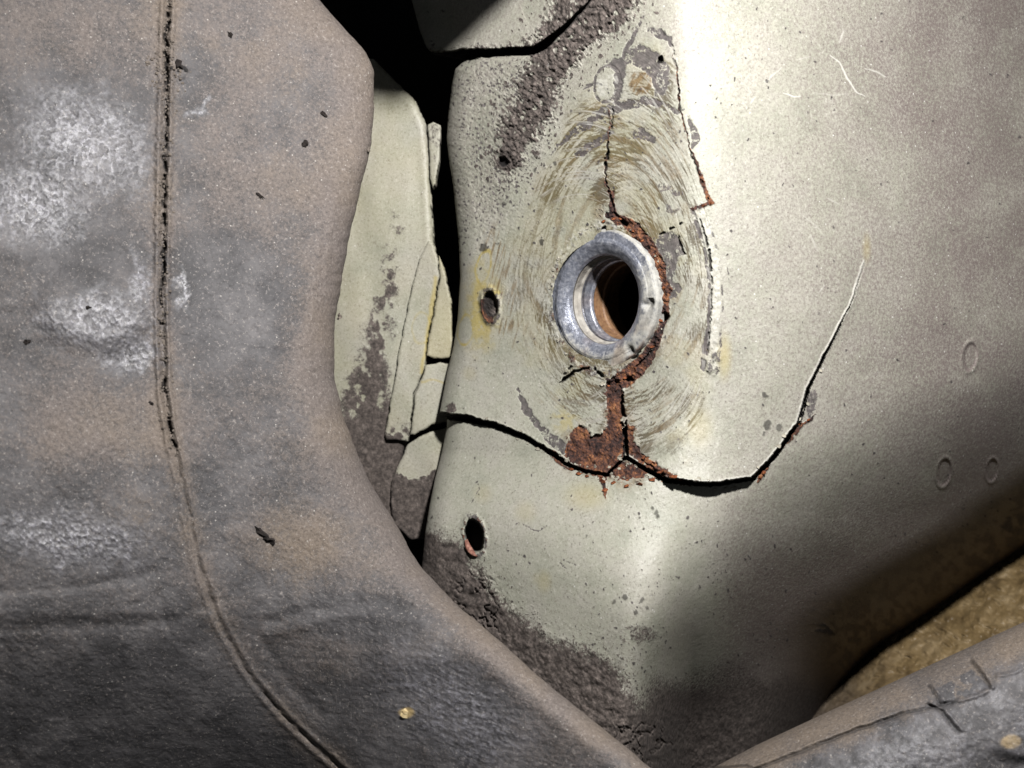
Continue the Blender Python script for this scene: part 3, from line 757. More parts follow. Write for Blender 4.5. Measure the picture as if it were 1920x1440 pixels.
def build_panel():
    # rows: dense round the bushing
    def spread(lo, a, b, hi, s_out, s_in):
        return np.concatenate([np.arange(lo, a, s_out), np.arange(a, b, s_in), np.arange(b, hi + s_out, s_out)])
    ys = np.concatenate([np.arange(-220, -30, 6.0), spread(-30, 60, 940, 1490, 2.1, 1.4), np.arange(1496, 1640, 6.0)])
    xa = np.concatenate([np.arange(905, 1365, 1.3), np.arange(1365, 1640, 1.7), np.arange(1640, 1960, 3.0), np.arange(1960, 2300, 8.0)])
    L = smooth_interp(ys, LEFT, 2.0, 3)
    R = np.where(ys < 100, 130.0, 44.0)
    R = smooth_interp(ys, [(-80, 150), (60, 120), (100, 60), (120, 34), (780, 34), (1600, 44)])
    nfl, nrd, nbl = 10, 20, 44
    th = np.linspace(0, math.pi / 2, nrd, endpoint=False)
    rows = []
    X = np.zeros((len(ys), nfl + nrd + len(xa) + nbl)); Q = np.zeros_like(X); FL = np.zeros_like(X)
    for j, y in enumerate(ys):
        xr = L[j] + R[j] * (1 - np.cos(th))
        x0 = L[j] + R[j]
        if x0 < 930:
            bl = np.linspace(x0, 905.0 if x0 < 900 else x0 + 5, nbl, endpoint=False)
            xb = xa if x0 < 900 else np.interp(np.linspace(0, 1, len(xa)), np.linspace(0, 1, len(xa)), xa) + (x0 + 5 - 905) * np.clip(1 - (xa - 905) / 120, 0, 1)
        else:
            bl = np.linspace(x0, x0 + 5, nbl, endpoint=False)
            xb = xa + (x0 + 5 - 905) * np.clip(1 - (xa - 905) / 250, 0, 1)
        X[j] = np.concatenate([np.full(nfl, L[j]), xr, bl, xb])
        Q[j, nfl:nfl + nrd] = np.cos(th); Q[j, :nfl] = 1
        FL[j, :nfl] = np.linspace(1, 0, nfl, endpoint=False)
    Y = np.repeat(ys[:, None], X.shape[1], 1)
    d = panel_base(X, Y)
    curl = R[:, None] * 1.15 * (1 - np.sqrt(np.clip(1 - Q * Q, 0, 1)))
    h, attrs, lab = panel_fields(X, Y)
    h = h * (1 - FL)
    d = d + curl + FL * 170 - h
    P = world_pos(X + FL * 14, Y, d)
    c, n, u, v = hub_frame()
    rel = P - c
    ax = rel @ n
    rad = np.linalg.norm(rel - ax[..., None] * n, axis=-1) / S
    keep = (rad > 118) | (np.abs(ax) > 0.03)
    root = empty('body_panel', (0.05, 0.03, -0.13))
    tag(root, 'pale green painted steel panel, cracked and rusted around a round bushing', 'car panel')
    obs = grid_objects(P, attrs, M_PANEL, root, lab, PANEL_NAMES, keep)
    lb = {1: 'brown-red rust patch under the bushing', 2: 'orange rust strip curving round the right of the bushing', 3: 'dark mud caked over the lower left corner',
          4: 'coarse dark mud smear running diagonally at the top', 5: 'burst oval hole with pink rusty lip', 6: 'small rusted hole with yellow stain left of the bushing',
          7: 'bare dark grey primer beside the rust strip', 8: 'highest of the three oval spot welds', 9: 'lower left of the three oval spot welds', 10: 'smallest, rightmost oval spot weld', 11: 'white sealant bead along the ridge'}
    for k, t in lb.items():
        if k in obs: obs[k]['label'] = t
    return root, obs

# ------------------------------------------------------------------ bushing
def build_bushing(parent):
    top = empty('bushing', (0, 0, 0)); top.parent = parent; top.location = -parent.location
    top['label'] = 'blue-grey worn steel bushing with a stepped bore'
    parent = top
    c, n, u, v = hub_frame()
    rim_prof = [(142, -26), (140.5, -3), (138.5, 2), (134, 4), (127, 4.5), (122, 5), (119, 7), (114, 8), (109, 6.5), (101, 2.5), (95, -1.5), (92, -4), (90.5, -8), (89, -12)]
    seat_prof = [(89, -12), (90, -15), (88.5, -18), (87.5, -28), (85, -30), (84, -33)]
    sleeve_prof = [(84, -33), (85.5, -36), (83.5, -39), (82.5, -58), (80, -61), (79, -66)]
    bore_prof = [(79, -66), (81, -70), (80, -94), (77, -98), (77, -108), (80, -114), (80, -150), (110, -160), (120, -300), (120, -500), (1, -501)]
    ns = 220
    def dens(p, k):
        p = np.array(p, float)
        t = np.linspace(0, len(p) - 1, (len(p) - 1) * k + 1)
        return np.stack([np.interp(t, np.arange(len(p)), p[:, 0]), np.interp(t, np.arange(len(p)), p[:, 1])], -1)
    th = np.linspace(0, 2 * math.pi, ns + 1)
    for name, prof, k in (('bushing_rim', rim_prof, 5), ('bushing_seat', seat_prof, 5), ('bushing_sleeve', sleeve_prof, 5), ('rusty_bore', bore_prof, 6)):
        p = dens(prof, k)
        TH, RR = np.meshgrid(th, p[:, 0]); HH = np.repeat(p[:, 1][:, None], ns + 1, 1)
        cx = RR * np.cos(TH); cy = RR * np.sin(TH)                   # u (right), v (up)
        per = 40 * np.cos(TH); pes = 40 * np.sin(TH)
        nz = fbm(cx + 500, cy + 500 + HH, 16, 4, 3); nb = fbm(cx + 300, cy + 800, 50, 3, 5)
        HH2 = HH.copy(); RR2 = RR.copy()
        if name == 'bushing_rim':
            RR2 += np.where(RR > 126, 6 * (fbm(per * 2 + 90, pes * 2 + 90, 14, 3, 2) - .5), 0)
            HH2 += 2.5 * (nz - .5)
            # flattened right side
            rgt = sm(0.1, 0.9, np.cos(TH)); HH2 -= rgt * np.clip(HH2 - 6, 0, 9) * 0.5
            # dings at the lower right
            for a, r0, w, dp in ((-0.12, 118, 9, 9), (-0.06, 126, 7, 8), (-0.92, 128, 10, 10)):
                HH2 -= dp * np.exp(-((RR - r0) / w) ** 2 - ((TH - (a % (2 * math.pi))) / 0.05) ** 2)
        elif name != 'rusty_bore':
            RR2 += 1.2 * (nz - .5); 
        cx = RR2 * np.cos(TH); cy = RR2 * np.sin(TH)
        P = c + S * (cx[..., None] * u + cy[..., None] * v + HH2[..., None] * n)
        P = P.reshape(P.shape[0], ns + 1, 3)
        z = np.zeros_like(RR)
        ang = TH
        if name == 'bushing_rim':
            low = sm(-0.2, -0.75, np.sin(ang)) ; right = sm(-0.1, 0.5, np.cos(ang))
            paint = 0.16 + 0.58 * np.maximum(low, right * sm(0.95, 0.2, np.sin(ang))) * (0.35 + .65 * sm(98, 122, RR)) + 0.3 * (nb - .5)
            paint = np.maximum(paint, 0.75 * sm(130, 137, RR)); paint -= 0.35 * sm(104, 96, RR)
            rust = 0.8 * sm(133, 139, RR) * sm(.45, .6, nz) * sm(-.7, -.3, np.cos(ang + 2.6)); tan = 0.25 * low * sm(.5, .7, nb)
            dirt = 0.8 * np.maximum(np.exp(-((RR - 126) / 7) ** 2 - ((ang - (2 * math.pi - .08)) / .05) ** 2), np.exp(-((RR - 128) / 8) ** 2 - ((ang - (2 * math.pi - .92)) / .06) ** 2))
        elif name == 'bushing_seat':
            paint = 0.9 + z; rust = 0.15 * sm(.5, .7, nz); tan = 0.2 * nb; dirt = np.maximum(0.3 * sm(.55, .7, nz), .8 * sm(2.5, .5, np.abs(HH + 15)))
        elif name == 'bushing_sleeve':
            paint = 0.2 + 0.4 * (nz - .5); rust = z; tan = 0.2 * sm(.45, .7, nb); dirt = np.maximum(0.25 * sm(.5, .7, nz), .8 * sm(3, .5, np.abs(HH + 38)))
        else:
            paint = z; rust = 0.3 + z; tan = 0.9 + z; dirt = np.maximum(0.2 * nz, sm(-145, -165, HH))  # deep end of the bore darkened in colour for the hole's shade
        mk = lambda a, b, c_: np.clip(np.stack([a, b, c_], -1), 0, 1).astype(np.float32)
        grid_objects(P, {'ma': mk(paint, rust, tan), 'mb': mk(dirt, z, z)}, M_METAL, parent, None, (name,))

# ------------------------------------------------------------------ rubber duct on the left
EDGE = [(-240, 370), (-120, 490), (-60, 545), (0, 600), (60, 652), (105, 692), (140, 702), (200, 702), (280, 694), (350, 677), (450, 655), (520, 641), (600, 628), (700, 626), (770, 640), (830, 662), (900, 692), (970, 735),
        (1030, 768), (1070, 795), (1130, 852), (1200, 935), (1260, 1000), (1330, 1085), (1390, 1160), (1440, 1220), (1500, 1292), (1560, 1362), (1660, 1475)]
SEAM = [(318, -240), (316, -70), (315, 0), (312, 100), (310, 200), (306, 400), (303, 600), (309, 740), (320, 810), (342, 910), (370, 1050), (410, 1165), (470, 1270), (540, 1352), (620, 1425), (700, 1495), (840, 1640)]

def build_duct():
    ys = np.concatenate([np.arange(-230, -20, 7.0), np.arange(-20, 1462, 2.3), np.arange(1464, 1640, 7.0)])
    E = smooth_interp(ys, EDGE, 3.0, 15)
    E = E + 5 * (fbm(ys * 1.0, ys * 0, 22, 3, 4) - .5)
    R = smooth_interp(ys, [(-70, 60), (100, 50), (300, 45), (600, 80), (900, 80), (1200, 80), (1520, 80)])
    nfl, nrd, nm = 8, 26, 460
    th = np.linspace(math.pi / 2, 0, nrd)
    X = np.zeros((len(ys), nm + nrd + nfl)); Q = np.zeros_like(X); FL = np.zeros_like(X)
    for j in range(len(ys)):
        X[j] = np.concatenate([np.linspace(-220, E[j] - R[j], nm, endpoint=False), E[j] - R[j] * (1 - np.cos(th)), np.full(nfl, E[j])])
        Q[j, nm:nm + nrd] = np.cos(th); Q[j, nm + nrd:] = 1
        FL[j, nm + nrd:] = np.linspace(0, 1, nfl + 1)[1:]
    Y = np.repeat(ys[:, None], X.shape[1], 1)
    x, y = X, Y
    n1 = fbm(x, y, 22, 3, 1) - .5; n2 = fbm(x, y, 22, 3, 5) - .5
    big = fbm(x, y, 120, 4, 3); mid = fbm(x, y, 14, 4, 2); fine = fbm(x, y, 5, 3, 6)
    seam_x = smooth_interp(y, [(p[1], p[0]) for p in SEAM])
    # overall form: near on the left, running away to the right; lower left turns under
    d = -210 + 0.46 * x - 0.00010 * x * np.abs(x) * .6 + 0.05 * (600 - y)
    d += -60 * np.exp(-((y - 980) / 420.0) ** 2) + 0.10 * np.clip(300 - y, 0, None)
    d += 0.0007 * np.clip(y - 1090, 0, None) ** 2 * sm(120, -330, x - seam_x) + 0.18 * np.clip(y - 1150, 0, None)
    d += -0.62 * (np.sqrt(np.clip(x - 480, 0, None) ** 2 + 120. ** 2) - 120.) * sm(900, 1250, y) * 1.25
    d += -0.25 * np.clip(y - 1150, 0, None) * sm(500, 900, x)
    R2 = R[:, None]
    d = d + R2 * 1.0 * (1 - np.sqrt(np.clip(1 - Q * Q, 0, 1))) + FL * 260
    h = np.zeros_like(x); dark = np.zeros_like(x); gloss = np.zeros_like(x)
    # bulge and folds
    e = ell(x, y, 185, 575, 135, 90, 0.05); h += 16 * sm(1.15, 0.55, e)
    for pts, w, a in (([(-90, 1112), (90, 1105), (200, 1092), (285, 1072)], 10, -5), ([(-90, 1180), (120, 1172), (250, 1172), (330, 1160), (400, 1130)], 14, -7), ([(300, 1110), (308, 1160), (320, 1190)], 7, -3),
                      ([(500, 1165), (560, 1150), (640, 1138), (720, 1134), (790, 1146), (835, 1165)], 12, -6), ([(505, 1190), (560, 1175), (640, 1155), (720, 1152), (790, 1166)], 12, 6),
                      ([(485, 1190), (520, 1250), (560, 1300), (600, 1340)], 12, -6), ([(820, 1160), (880, 1200), (960, 1225)], 14, -4), ([(-90, 470), (60, 480), (180, 478), (260, 500)], 10, 3),
                      ([(0, 590), (120, 585), (200, 615), (270, 630)], 12, -4), ([(600, 420), (590, 520), (585, 600)], 5, 2), ([(620, 430), (612, 520)], 4, 2), ([(10, 1210), (16, 1300), (24, 1420)], 12, -5)):
        dd, t, s = poly_dist(x + 8 * n1, y + 8 * n2, pts); h += (.55 if w >= 10 else 1) * a * np.exp(-(dd / w) ** 2)
    # moulding seam: two low beads with a broken crack between them
    sdist = (x + 4 * n1 - seam_x)
    slant = 1.0 / np.sqrt(1 + np.gradient(smooth_interp(ys, [(p[1], p[0]) for p in SEAM]), ys)[:, None] ** 2)
    sdist = sdist * slant
    h += (6.5 * np.exp(-((sdist - 10) / 5.0) ** 2) + 6 * np.exp(-((sdist + 11) / 5.0) ** 2) - 4 * np.exp(-(sdist / 5.0) ** 2)) * (1 - .55 * sm(780, 900, y))
    brk = sm(0.52, 0.60, fbm(x * 0.6, y, 26, 4, 2, .75)) * sm(860, 820, y)
    cr = sm(3.8, 1.6, np.abs(sdist + 6 * (mid - .5) + 3 * (vnoise(x * 0, y / 14., 5) - .5) * 2)) * np.maximum(brk, 0.9 * sm(640, 560, y) * sm(.46, .56, fbm(x * .8, y, 17, 4, 1, .8)))
    h -= 10 * cr; dark = np.maximum(dark, .95 * cr)
    cr2 = .7 * sm(2.4, .8, np.abs(sdist)) * sm(850, 900, y) * sm(.4, .62, fbm(x, y, 30, 3, 1)); dark = np.maximum(dark, .65 * cr2); h -= 4 * cr2
    grit = np.exp(-(sdist / 22.0) ** 2) * sm(760, 500, y); h += grit * 4.5 * (fine - .5)
    jn = sm(1.1, .3, ell(x, y, 330, 135, 46, 34)); h += jn * 12 * (mid - .5); dark = np.maximum(dark, jn * sm(.66, .72, mid))
    # surface: dust, sheen
    dust = 0.42 + 0.55 * (big - .5) + .25 * (mid - .5) + 0.25 * sm(330, 420, x) * sm(520, 300, y) + 0.5 * np.exp(-((E[:, None] - x) / 70.0) ** 2) + 0.3 * np.exp(-(sdist / 30.) ** 2)
    dust -= 0.35 * sm(1, .3, ell(x + 60 * n1, y + 60 * n2, 420, 560, 170, 160)) + .3 * sm(1, .3, ell(x, y, 680, 1160, 180, 60, .1)) + .25 * sm(1, .4, ell(x, y, 250, 1350, 330, 180))
    dust += .30 * sm(1.1, .2, ell(x + 60 * n1, y, 200, 800, 240, 110)) + .35 * sm(1.1, .2, ell(x, y, 560, 1030, 180, 100, .3)) + .2 * sm(1, .2, ell(x, y, 100, 60, 300, 120))
    tan = -0.06 + .18 * sm(1.1, .2, ell(x, y, 190, 800, 260, 130)) + .8 * (fbm(x, y, 90, 4, 7) - .5) + .45 * sm(1.1, .2, ell(x, y, 560, 1030, 190, 110, .3)) + .2 * np.exp(-((E[:, None] - x) / 60.0) ** 2) + .3 * np.exp(-(sdist / 26.) ** 2) + .4 * sm(1.1, .2, ell(x, y, 240, 1020, 80, 130))
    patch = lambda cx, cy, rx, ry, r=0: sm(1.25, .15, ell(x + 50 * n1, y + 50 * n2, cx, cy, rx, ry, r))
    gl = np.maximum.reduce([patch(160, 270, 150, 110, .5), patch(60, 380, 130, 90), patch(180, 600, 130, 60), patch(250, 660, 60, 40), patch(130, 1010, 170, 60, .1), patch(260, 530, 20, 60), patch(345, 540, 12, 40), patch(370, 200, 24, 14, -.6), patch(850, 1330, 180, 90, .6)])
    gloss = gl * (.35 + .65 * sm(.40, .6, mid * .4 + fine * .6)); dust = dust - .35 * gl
    h += 3.0 * (mid - .5) + 1.3 * (fine - .5) + gl * 2.5 * (fine - .5)
    h += 8 * (big - .5)
    strat = fbm(x / 7.0, y, 5, 3, 2); lowz = sm(1000, 1150, y); h += lowz * 1.0 * (strat - .5)
    yel = sm(1.1, .7, ell(x + 10 * n1, y + 10 * n2, 763, 1337, 15, 11))
    cl = lambda a: np.clip(a, 0, 1)
    mk = lambda a, b, c: np.stack([cl(a), cl(b), cl(c)], -1).astype(np.float32)
    d = d - h * (1 - FL)
    P = world_pos(X - FL * 30, Y, d)
    lab = np.zeros(x.shape, int); lab[np.abs(sdist) < 17] = 1
    root = empty('rubber_duct', (-0.12, -0.01, -0.15))
    tag(root, 'dusty black rubber duct with a vertical moulding seam, filling the left side', 'duct')
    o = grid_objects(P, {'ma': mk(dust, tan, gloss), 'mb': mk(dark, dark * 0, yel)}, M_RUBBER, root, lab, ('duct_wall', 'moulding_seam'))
    return root, X, Y, d, o[1]

# ------------------------------------------------------------------ lower right: underseal floor and dark pipe
PIPE = [(1150, 1536), (1200, 1510), (1270, 1474), (1340, 1438), (1420, 1396), (1560, 1331), (1700, 1267), (1800, 1221), (1920, 1166), (2030, 1118), (2260, 1018)]

def build_floor():
    xs = np.concatenate([np.arange(1380, 1960, 2.2), np.arange(1960, 2300, 7.0)]); ys = np.arange(0, 520, 2.2)
    X = np.repeat(xs[None], len(ys), 0); V = smooth_interp(xs, VALLEY)[None]
    Y = V - 40 + np.repeat(ys[:, None], len(xs), 1)
    t = Y - V
    d = panel_base(X, Y * 0 + V - 120) + 410 + 1.6 * np.clip(1660 - X, 0, None) - 2.5 * np.clip(t, -60, None) + 0.0030 * np.clip(t, 0, 300) ** 2
    n1 = fbm(X, Y, 30, 3, 1) - .5; n2 = fbm(X, Y, 30, 3, 5) - .5
    xr = X * .9 + Y * .43; yr = -X * .43 + Y * .9
    wav = fbm(xr + 30 * n1, yr * 1.9 + 30 * n2, 22, 3, 2); w2 = fbm(xr, yr * 1.4, 11, 3, 4)
    left = sm(1700, 1520, X)
    h = 26 * (np.abs(wav - .5) * 2 - .25) * (1 - .4 * left) + 12 * (w2 - .5) + left * 7 * (fbm(X, Y, 8, 3, 3) - .5)
    cd, ct, cs = poly_dist(X + 10 * n1, Y + 10 * n2, [(1530, 1318), (1556, 1308), (1580, 1290), (1586, 1278)]); h -= 9 * sm(3.5, 1.5, cd)
    d = d - h
    dirt = np.clip(left + .5 * (fbm(X, Y, 60, 3, 6) - .5), 0, 1) * .85
    P = world_pos(X, Y, d)
    mk = np.stack([dirt, dirt * 0, dirt * 0], -1).astype(np.float32)
    o = grid_objects(P, {'ma': mk}, M_FLOOR, None, None, ('underseal_sheet',))[0]
    tag(o, 'wrinkled yellow-brown underseal sheet behind the dark pipe at lower right', 'panel')

def build_pipe():
    p = np.array(PIPE, float)
    s = np.linspace(1150, 2260, 470); e = smooth_interp(s, PIPE, 4, 15)
    R = 230.0; nb = 14; nt = 190
    a = np.concatenate([np.linspace(-1.2, 0, nb, endpoint=False), np.linspace(0, 2.0, nt)])       # angle from the silhouette
    Sx = np.repeat(s[None], len(a), 0); Ee = np.repeat(e[None], len(a), 0); A = np.repeat(a[:, None], len(s), 1)
    t = R * (1 - np.cos(A)); x = Sx + 0.38 * t; y = Ee + 0.92 * t
    d0 = 40.0
    d = d0 - 0.9 * R * np.sin(A) + 0.05 * (1900 - Sx)
    n1 = fbm(x, y, 22, 3, 1) - .5; n2 = fbm(x, y, 22, 3, 5) - .5; mid = fbm(x, y, 13, 4, 2); fine = fbm(x, y, 5, 3, 6); big = fbm(x, y, 80, 3, 3)
    h = 3 * (mid - .5) + 1.5 * (fine - .5); dark = np.zeros_like(x)
    for pts, w, aa in (([(1350, 1470), (1480, 1418), (1600, 1372), (1690, 1340), (1762, 1322), (1790, 1316)], 5, -6), ([(1352, 1462), (1480, 1410), (1600, 1364), (1690, 1332)], 5, 5), ([(1738, 1320), (1764, 1332), (1795, 1372)], 3.5, -5), ([(1745, 1318), (1772, 1330), (1803, 1368)], 3.5, 4),
                       ([(1820, 1240), (1838, 1262), (1856, 1290)], 4, -6), ([(1830, 1238), (1848, 1262), (1862, 1288)], 4, 5), ([(1790, 1316), (1830, 1306), (1858, 1290)], 4, 5),
                       ([(1740, 1285), (1762, 1318)], 3, -5), ([(1750, 1284), (1772, 1314)], 3, 4), ([(1870, 1268), (1900, 1262), (1960, 1235)], 4, 4), ([(1290, 1470), (1340, 1440), (1400, 1435), (1440, 1452)], 5, -4)):
        dd, tt, ss = poly_dist(x + 4 * n1, y + 4 * n2, pts); h += aa * np.exp(-(dd / w) ** 2)
        if aa < 0: dark = np.maximum(dark, .6 * sm(w * .8, w * .3, dd))
    ed, et, es = poly_dist(x, y, PIPE)
    upper = sm(120, 30, y - Ee + 40 * n1)
    slab = sm(4, -4, poly_sdf(x, y, [(1752, 1296), (1822, 1256), (1852, 1288), (1775, 1322)]))
    dust = .10 + .6 * upper + .5 * (big - .5) - .6 * slab * sm(.35, .5, mid); tan = .1 + .3 * upper + .5 * (big - .5)
    spot = sm(1.1, .6, ell(x + 8 * n1, y + 8 * n2, 1895, 1392, 22, 16)); tan = np.maximum(tan, spot); dust = np.maximum(dust, spot)
    bump = sm(1.2, .5, ell(x, y, 1915, 1395, 60, 34)); h += 14 * bump
    gloss = .4 * (1 - upper) * sm(.35, .6, mid * .5 + big * .5)
    P = world_pos(x, y, d - h)
    cl = lambda q: np.clip(q, 0, 1)
    mk = lambda q, b, c: np.stack([cl(q), cl(b), cl(c)], -1).astype(np.float32)
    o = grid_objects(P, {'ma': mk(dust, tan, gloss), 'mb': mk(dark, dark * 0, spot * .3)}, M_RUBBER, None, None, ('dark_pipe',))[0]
    tag(o, 'dusty dark moulded pipe crossing the lower right corner', 'pipe')

# ------------------------------------------------------------------ inner sheet-metal behind the gap
def patch(name, pts, depth, fields, parent, mat, res=2.4, thick=14, ragged=2.0, back=40):
    p = np.array(pts, float)
    xs = np.arange(p[:, 0].min() - 6, p[:, 0].max() + 6, res); ys = np.arange(p[:, 1].min() - 6, p[:, 1].max() + 6, res)
    X, Y = np.meshgrid(xs, ys)
    wx = ragged * 2 * (fbm(X, Y, 14, 3, 2) - .5); wy = ragged * 2 * (fbm(X, Y, 14, 3, 6) - .5)
    s = poly_sdf(X + wx, Y + wy, pts, 400)
    gy, gx = np.gradient(s, res)
    g = np.hypot(gx, gy) + 1e-6
    near = (s > 0) & (s < res * 1.6)
    X2 = np.where(near, X - gx / g * s, X); Y2 = np.where(near, Y - gy / g * s, Y)
    keepv = s < res * 1.6
    ins = np.clip(-s, 0, thick)
    d = depth(X2, Y2) + thick * (1 - np.sqrt(np.clip(1 - ((thick - ins) / thick) ** 2, 0, 1)))
    h, attrs = fields(X2, Y2)
    d = d - h
    P = world_pos(X2, Y2, d)
    ny, nx = X.shape
    F = grid_faces(ny, nx); kf = keepv.reshape(-1)[F].all(1); F = F[kf]
    V = P.reshape(-1, 3); A = {k: v.reshape(-1, 3) for k, v in attrs.items()}
    # back skirt along the border so that the sheet has thickness
    e = np.concatenate([F[:, [0, 1]], F[:, [1, 2]], F[:, [2, 3]], F[:, [3, 0]]])
    key = np.sort(e, 1); uq, inv, cnt = np.unique(key, axis=0, return_inverse=True, return_counts=True)
    be = e[cnt[inv.reshape(-1)] == 1]
    bv = np.unique(be); m = np.full(len(V), -1); m[bv] = np.arange(len(bv)) + len(V)
    V = np.concatenate([V, V[bv] + np.array([0, back * S, 0])]); A = {k: np.concatenate([a, a[bv]]) for k, a in A.items()}
    sk = np.stack([be[:, 1], be[:, 0], m[be[:, 0]], m[be[:, 1]]], -1)
    F = np.concatenate([F, sk])
    used = np.unique(F); rm = np.full(len(V), -1); rm[used] = np.arange(len(used))
    return raw_mesh(name, V[used], rm[F], {k: a[used] for k, a in A.items()}, mat, None, parent)

def inner_fields(mudfn, yelfn=None, dust0=.15):
    def f(x, y):
        n1 = fbm(x, y, 18, 3, 1) - .5; n2 = fbm(x, y, 18, 3, 5) - .5; mid = fbm(x, y, 11, 3, 4); fine = fbm(x, y, 5, 3, 3)
        z = np.zeros_like(x)
        mud = np.clip(mudfn(x + 30 * n1, y + 30 * n2, mid), 0, 1)
        yl = z + .22 * fbm(x, y, 60, 3, 2) if yelfn is None else np.clip(yelfn(x + 6 * n1, y + 6 * n2) + .22 * fbm(x, y, 60, 3, 2), 0, 1)
        h = mud * (.5 + 3 * (mid - .5)) * sm(.5, .9, mud) + 14 * (fbm(x, y * .4, 60, 2, 2) - .5)
        mk = lambda a, b, c: np.stack([a, b, c], -1).astype(np.float32)
        return h, {'ma': mk(mud, z, z), 'mb': mk(yl, z, z), 'mc': mk(z, z, z + dust0)}
    return f

def build_inner():
    root = empty('inner_panel', (-0.04, 0.09, -0.06))
    tag(root, 'pale green inner body sheet with overlapping strips, deep in the gap beside the duct', 'car panel')
    dep = lambda base: (lambda x, y: base + 0.0022 * (x - 770) ** 2 * np.sign(770 - x) * 0.6 + 0 * y)
    tone = lambda base, k=-0.5: (lambda x, y: base + k * 0.35 * (790 - x) * -1 + 0.02 * (y - 500))
    def mud_back(x, y, m):
        a = stroke(x, y, [(745, 400), (735, 480), (725, 560), (705, 640), (690, 720), (690, 800)], [2, 10, 18, 28, 40, 60], 30) * sm(.28, .66, m + .15 * sm(500, 800, y))
        return np.maximum(a, sm(745, 800, y + .25 * (x - 690)))
    patch('back_sheet', [(560, 100), (700, 110), (780, 190), (800, 235), (806, 330), (812, 440), (822, 520), (800, 640), (770, 800), (740, 900), (745, 985), (700, 1010), (560, 980)],
          tone(450, -.6), inner_fields(mud_back), root, M_PANEL, 2.6, 16)
    patch('flange_strip', [(803, 234), (812, 228), (826, 236), (824, 290), (817, 345), (812, 352), (806, 330)], tone(446), inner_fields(lambda x, y, m: .5 * sm(.5, .6, m)), root, M_PANEL, 1.8, 4)
    ym = lambda x, y: .7 * stroke(x, y, [(818, 520), (812, 570), (800, 640), (790, 700)], [3, 5, 3, 3], 3) + .3 * sm(1, .9, ell(x, y, 790, 615, 20, 34)) * sm(.7, .9, ell(x, y, 790, 615, 20, 34))
    patch('lap_strip', [(803, 452), (812, 456), (821, 490), (823, 520), (812, 580), (800, 640), (796, 690), (776, 735), (768, 800), (764, 828), (726, 824), (722, 815), (735, 740), (752, 640), (768, 560), (784, 490)],
          tone(436), inner_fields(lambda x, y, m: .8 * sm(770, 830, y) * sm(.4, .55, m) + .2 * sm(.56, .7, m), ym), root, M_PANEL, 1.8, 4)
    patch('edge_strip', [(822, 480), (832, 500), (845, 560), (850, 668), (826, 673), (799, 668), (803, 640), (815, 580), (825, 525)], tone(444), inner_fields(lambda x, y, m: .25 * sm(.56, .7, m), lambda x, y: .2 + 0 * x), root, M_PANEL, 1.8, 4)
    patch('edge_strip', [(798, 684), (826, 680), (850, 684), (848, 790), (810, 796), (778, 816), (769, 814), (779, 735), (794, 700)], tone(442),
          inner_fields(lambda x, y, m: .25 * sm(.56, .7, m), lambda x, y: .5 * stroke(x, y, [(790, 716), (815, 712), (840, 720)], 2, 1.5)), root, M_PANEL, 1.8, 4)
    patch('lower_strip', [(764, 834), (800, 812), (850, 798), (850, 900), (830, 960), (812, 1010), (770, 1012), (740, 985), (731, 940), (736, 900), (752, 862)], tone(438),
          inner_fields(lambda x, y, m: sm(.9, 1.15, (y - 878 + .35 * np.abs(x - 775)) / 30 + m * .9 - .2)), root, M_PANEL, 1.8, 5)
    # unseen plate added above the view to throw shade on the gap's top
    out = [(0.0225, 0.172), (-0.001, 0.158), (-0.019, 0.161), (-0.024, 0.26), (0.05, 0.26)]
    vs = [(a, -0.060, b) for a, b in out] + [(a, -0.057, b) for a, b in out]
    me = bpy.data.meshes.new('shade_plate')
    me.from_pydata(vs, [], [tuple(range(5)), tuple(range(9, 4, -1))] + [(i, i + 5, (i + 1) % 5 + 5, (i + 1) % 5) for i in range(5)])
    me.materials.append(M_PANEL)
    link(bpy.data.objects.new('shade_plate', me), root)
    # near-black sheet added behind everything, painting the cavity's deep shade
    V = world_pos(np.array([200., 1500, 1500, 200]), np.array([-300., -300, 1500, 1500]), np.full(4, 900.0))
    o = raw_mesh('cavity_shade_sheet', V, np.array([[0, 1, 2, 3]]), {}, M_DARK)
    tag(o, 'near-black sheet added behind the gap to keep it dark', 'wall', kind='structure')

# ------------------------------------------------------------------ small loose things
def chunk(name, pos, size, mat, parent=None, seed=0, stretch=(1, 1, 1), rot=0.0, sub=2):
    r = random.Random(seed)
    bm = bmesh.new()
    bmesh.ops.create_icosphere(bm, subdivisions=sub, radius=1.0)
    for v in bm.verts:
        k = 0.40 + 0.95 * r.random() ** 1.5
        c, s = math.cos(rot), math.sin(rot)
        x, y, z = v.co.x * stretch[0] * k, v.co.y * stretch[1] * k, v.co.z * stretch[2] * k
        v.co = Vector((x * c - z * s, y, x * s + z * c)) * size * S
    me = bpy.data.meshes.new(name); bm.to_mesh(me); bm.free()
    me.materials.append(mat)
    o = bpy.data.objects.new(name, me)
    o.location = Vector(pos)
    scene.collection.objects.link(o)
    if parent is not None:
        o.parent = parent
        o.location = Vector(pos) - parent.location
    return o

def sample(X, Y, Dp, px, py):
    j = int(np.argmin(np.abs(Y[:, 0] - py))); i = int(np.argmin(np.abs(X[j] - px)))
    return float(Dp[j, i])

def panel_depth(px, py):
    a = np.array([[px]], float); b = np.array([[py]], float)
    h, _, _ = panel_fields(a, b)
    return float((panel_base(a, b) - h)[0, 0])

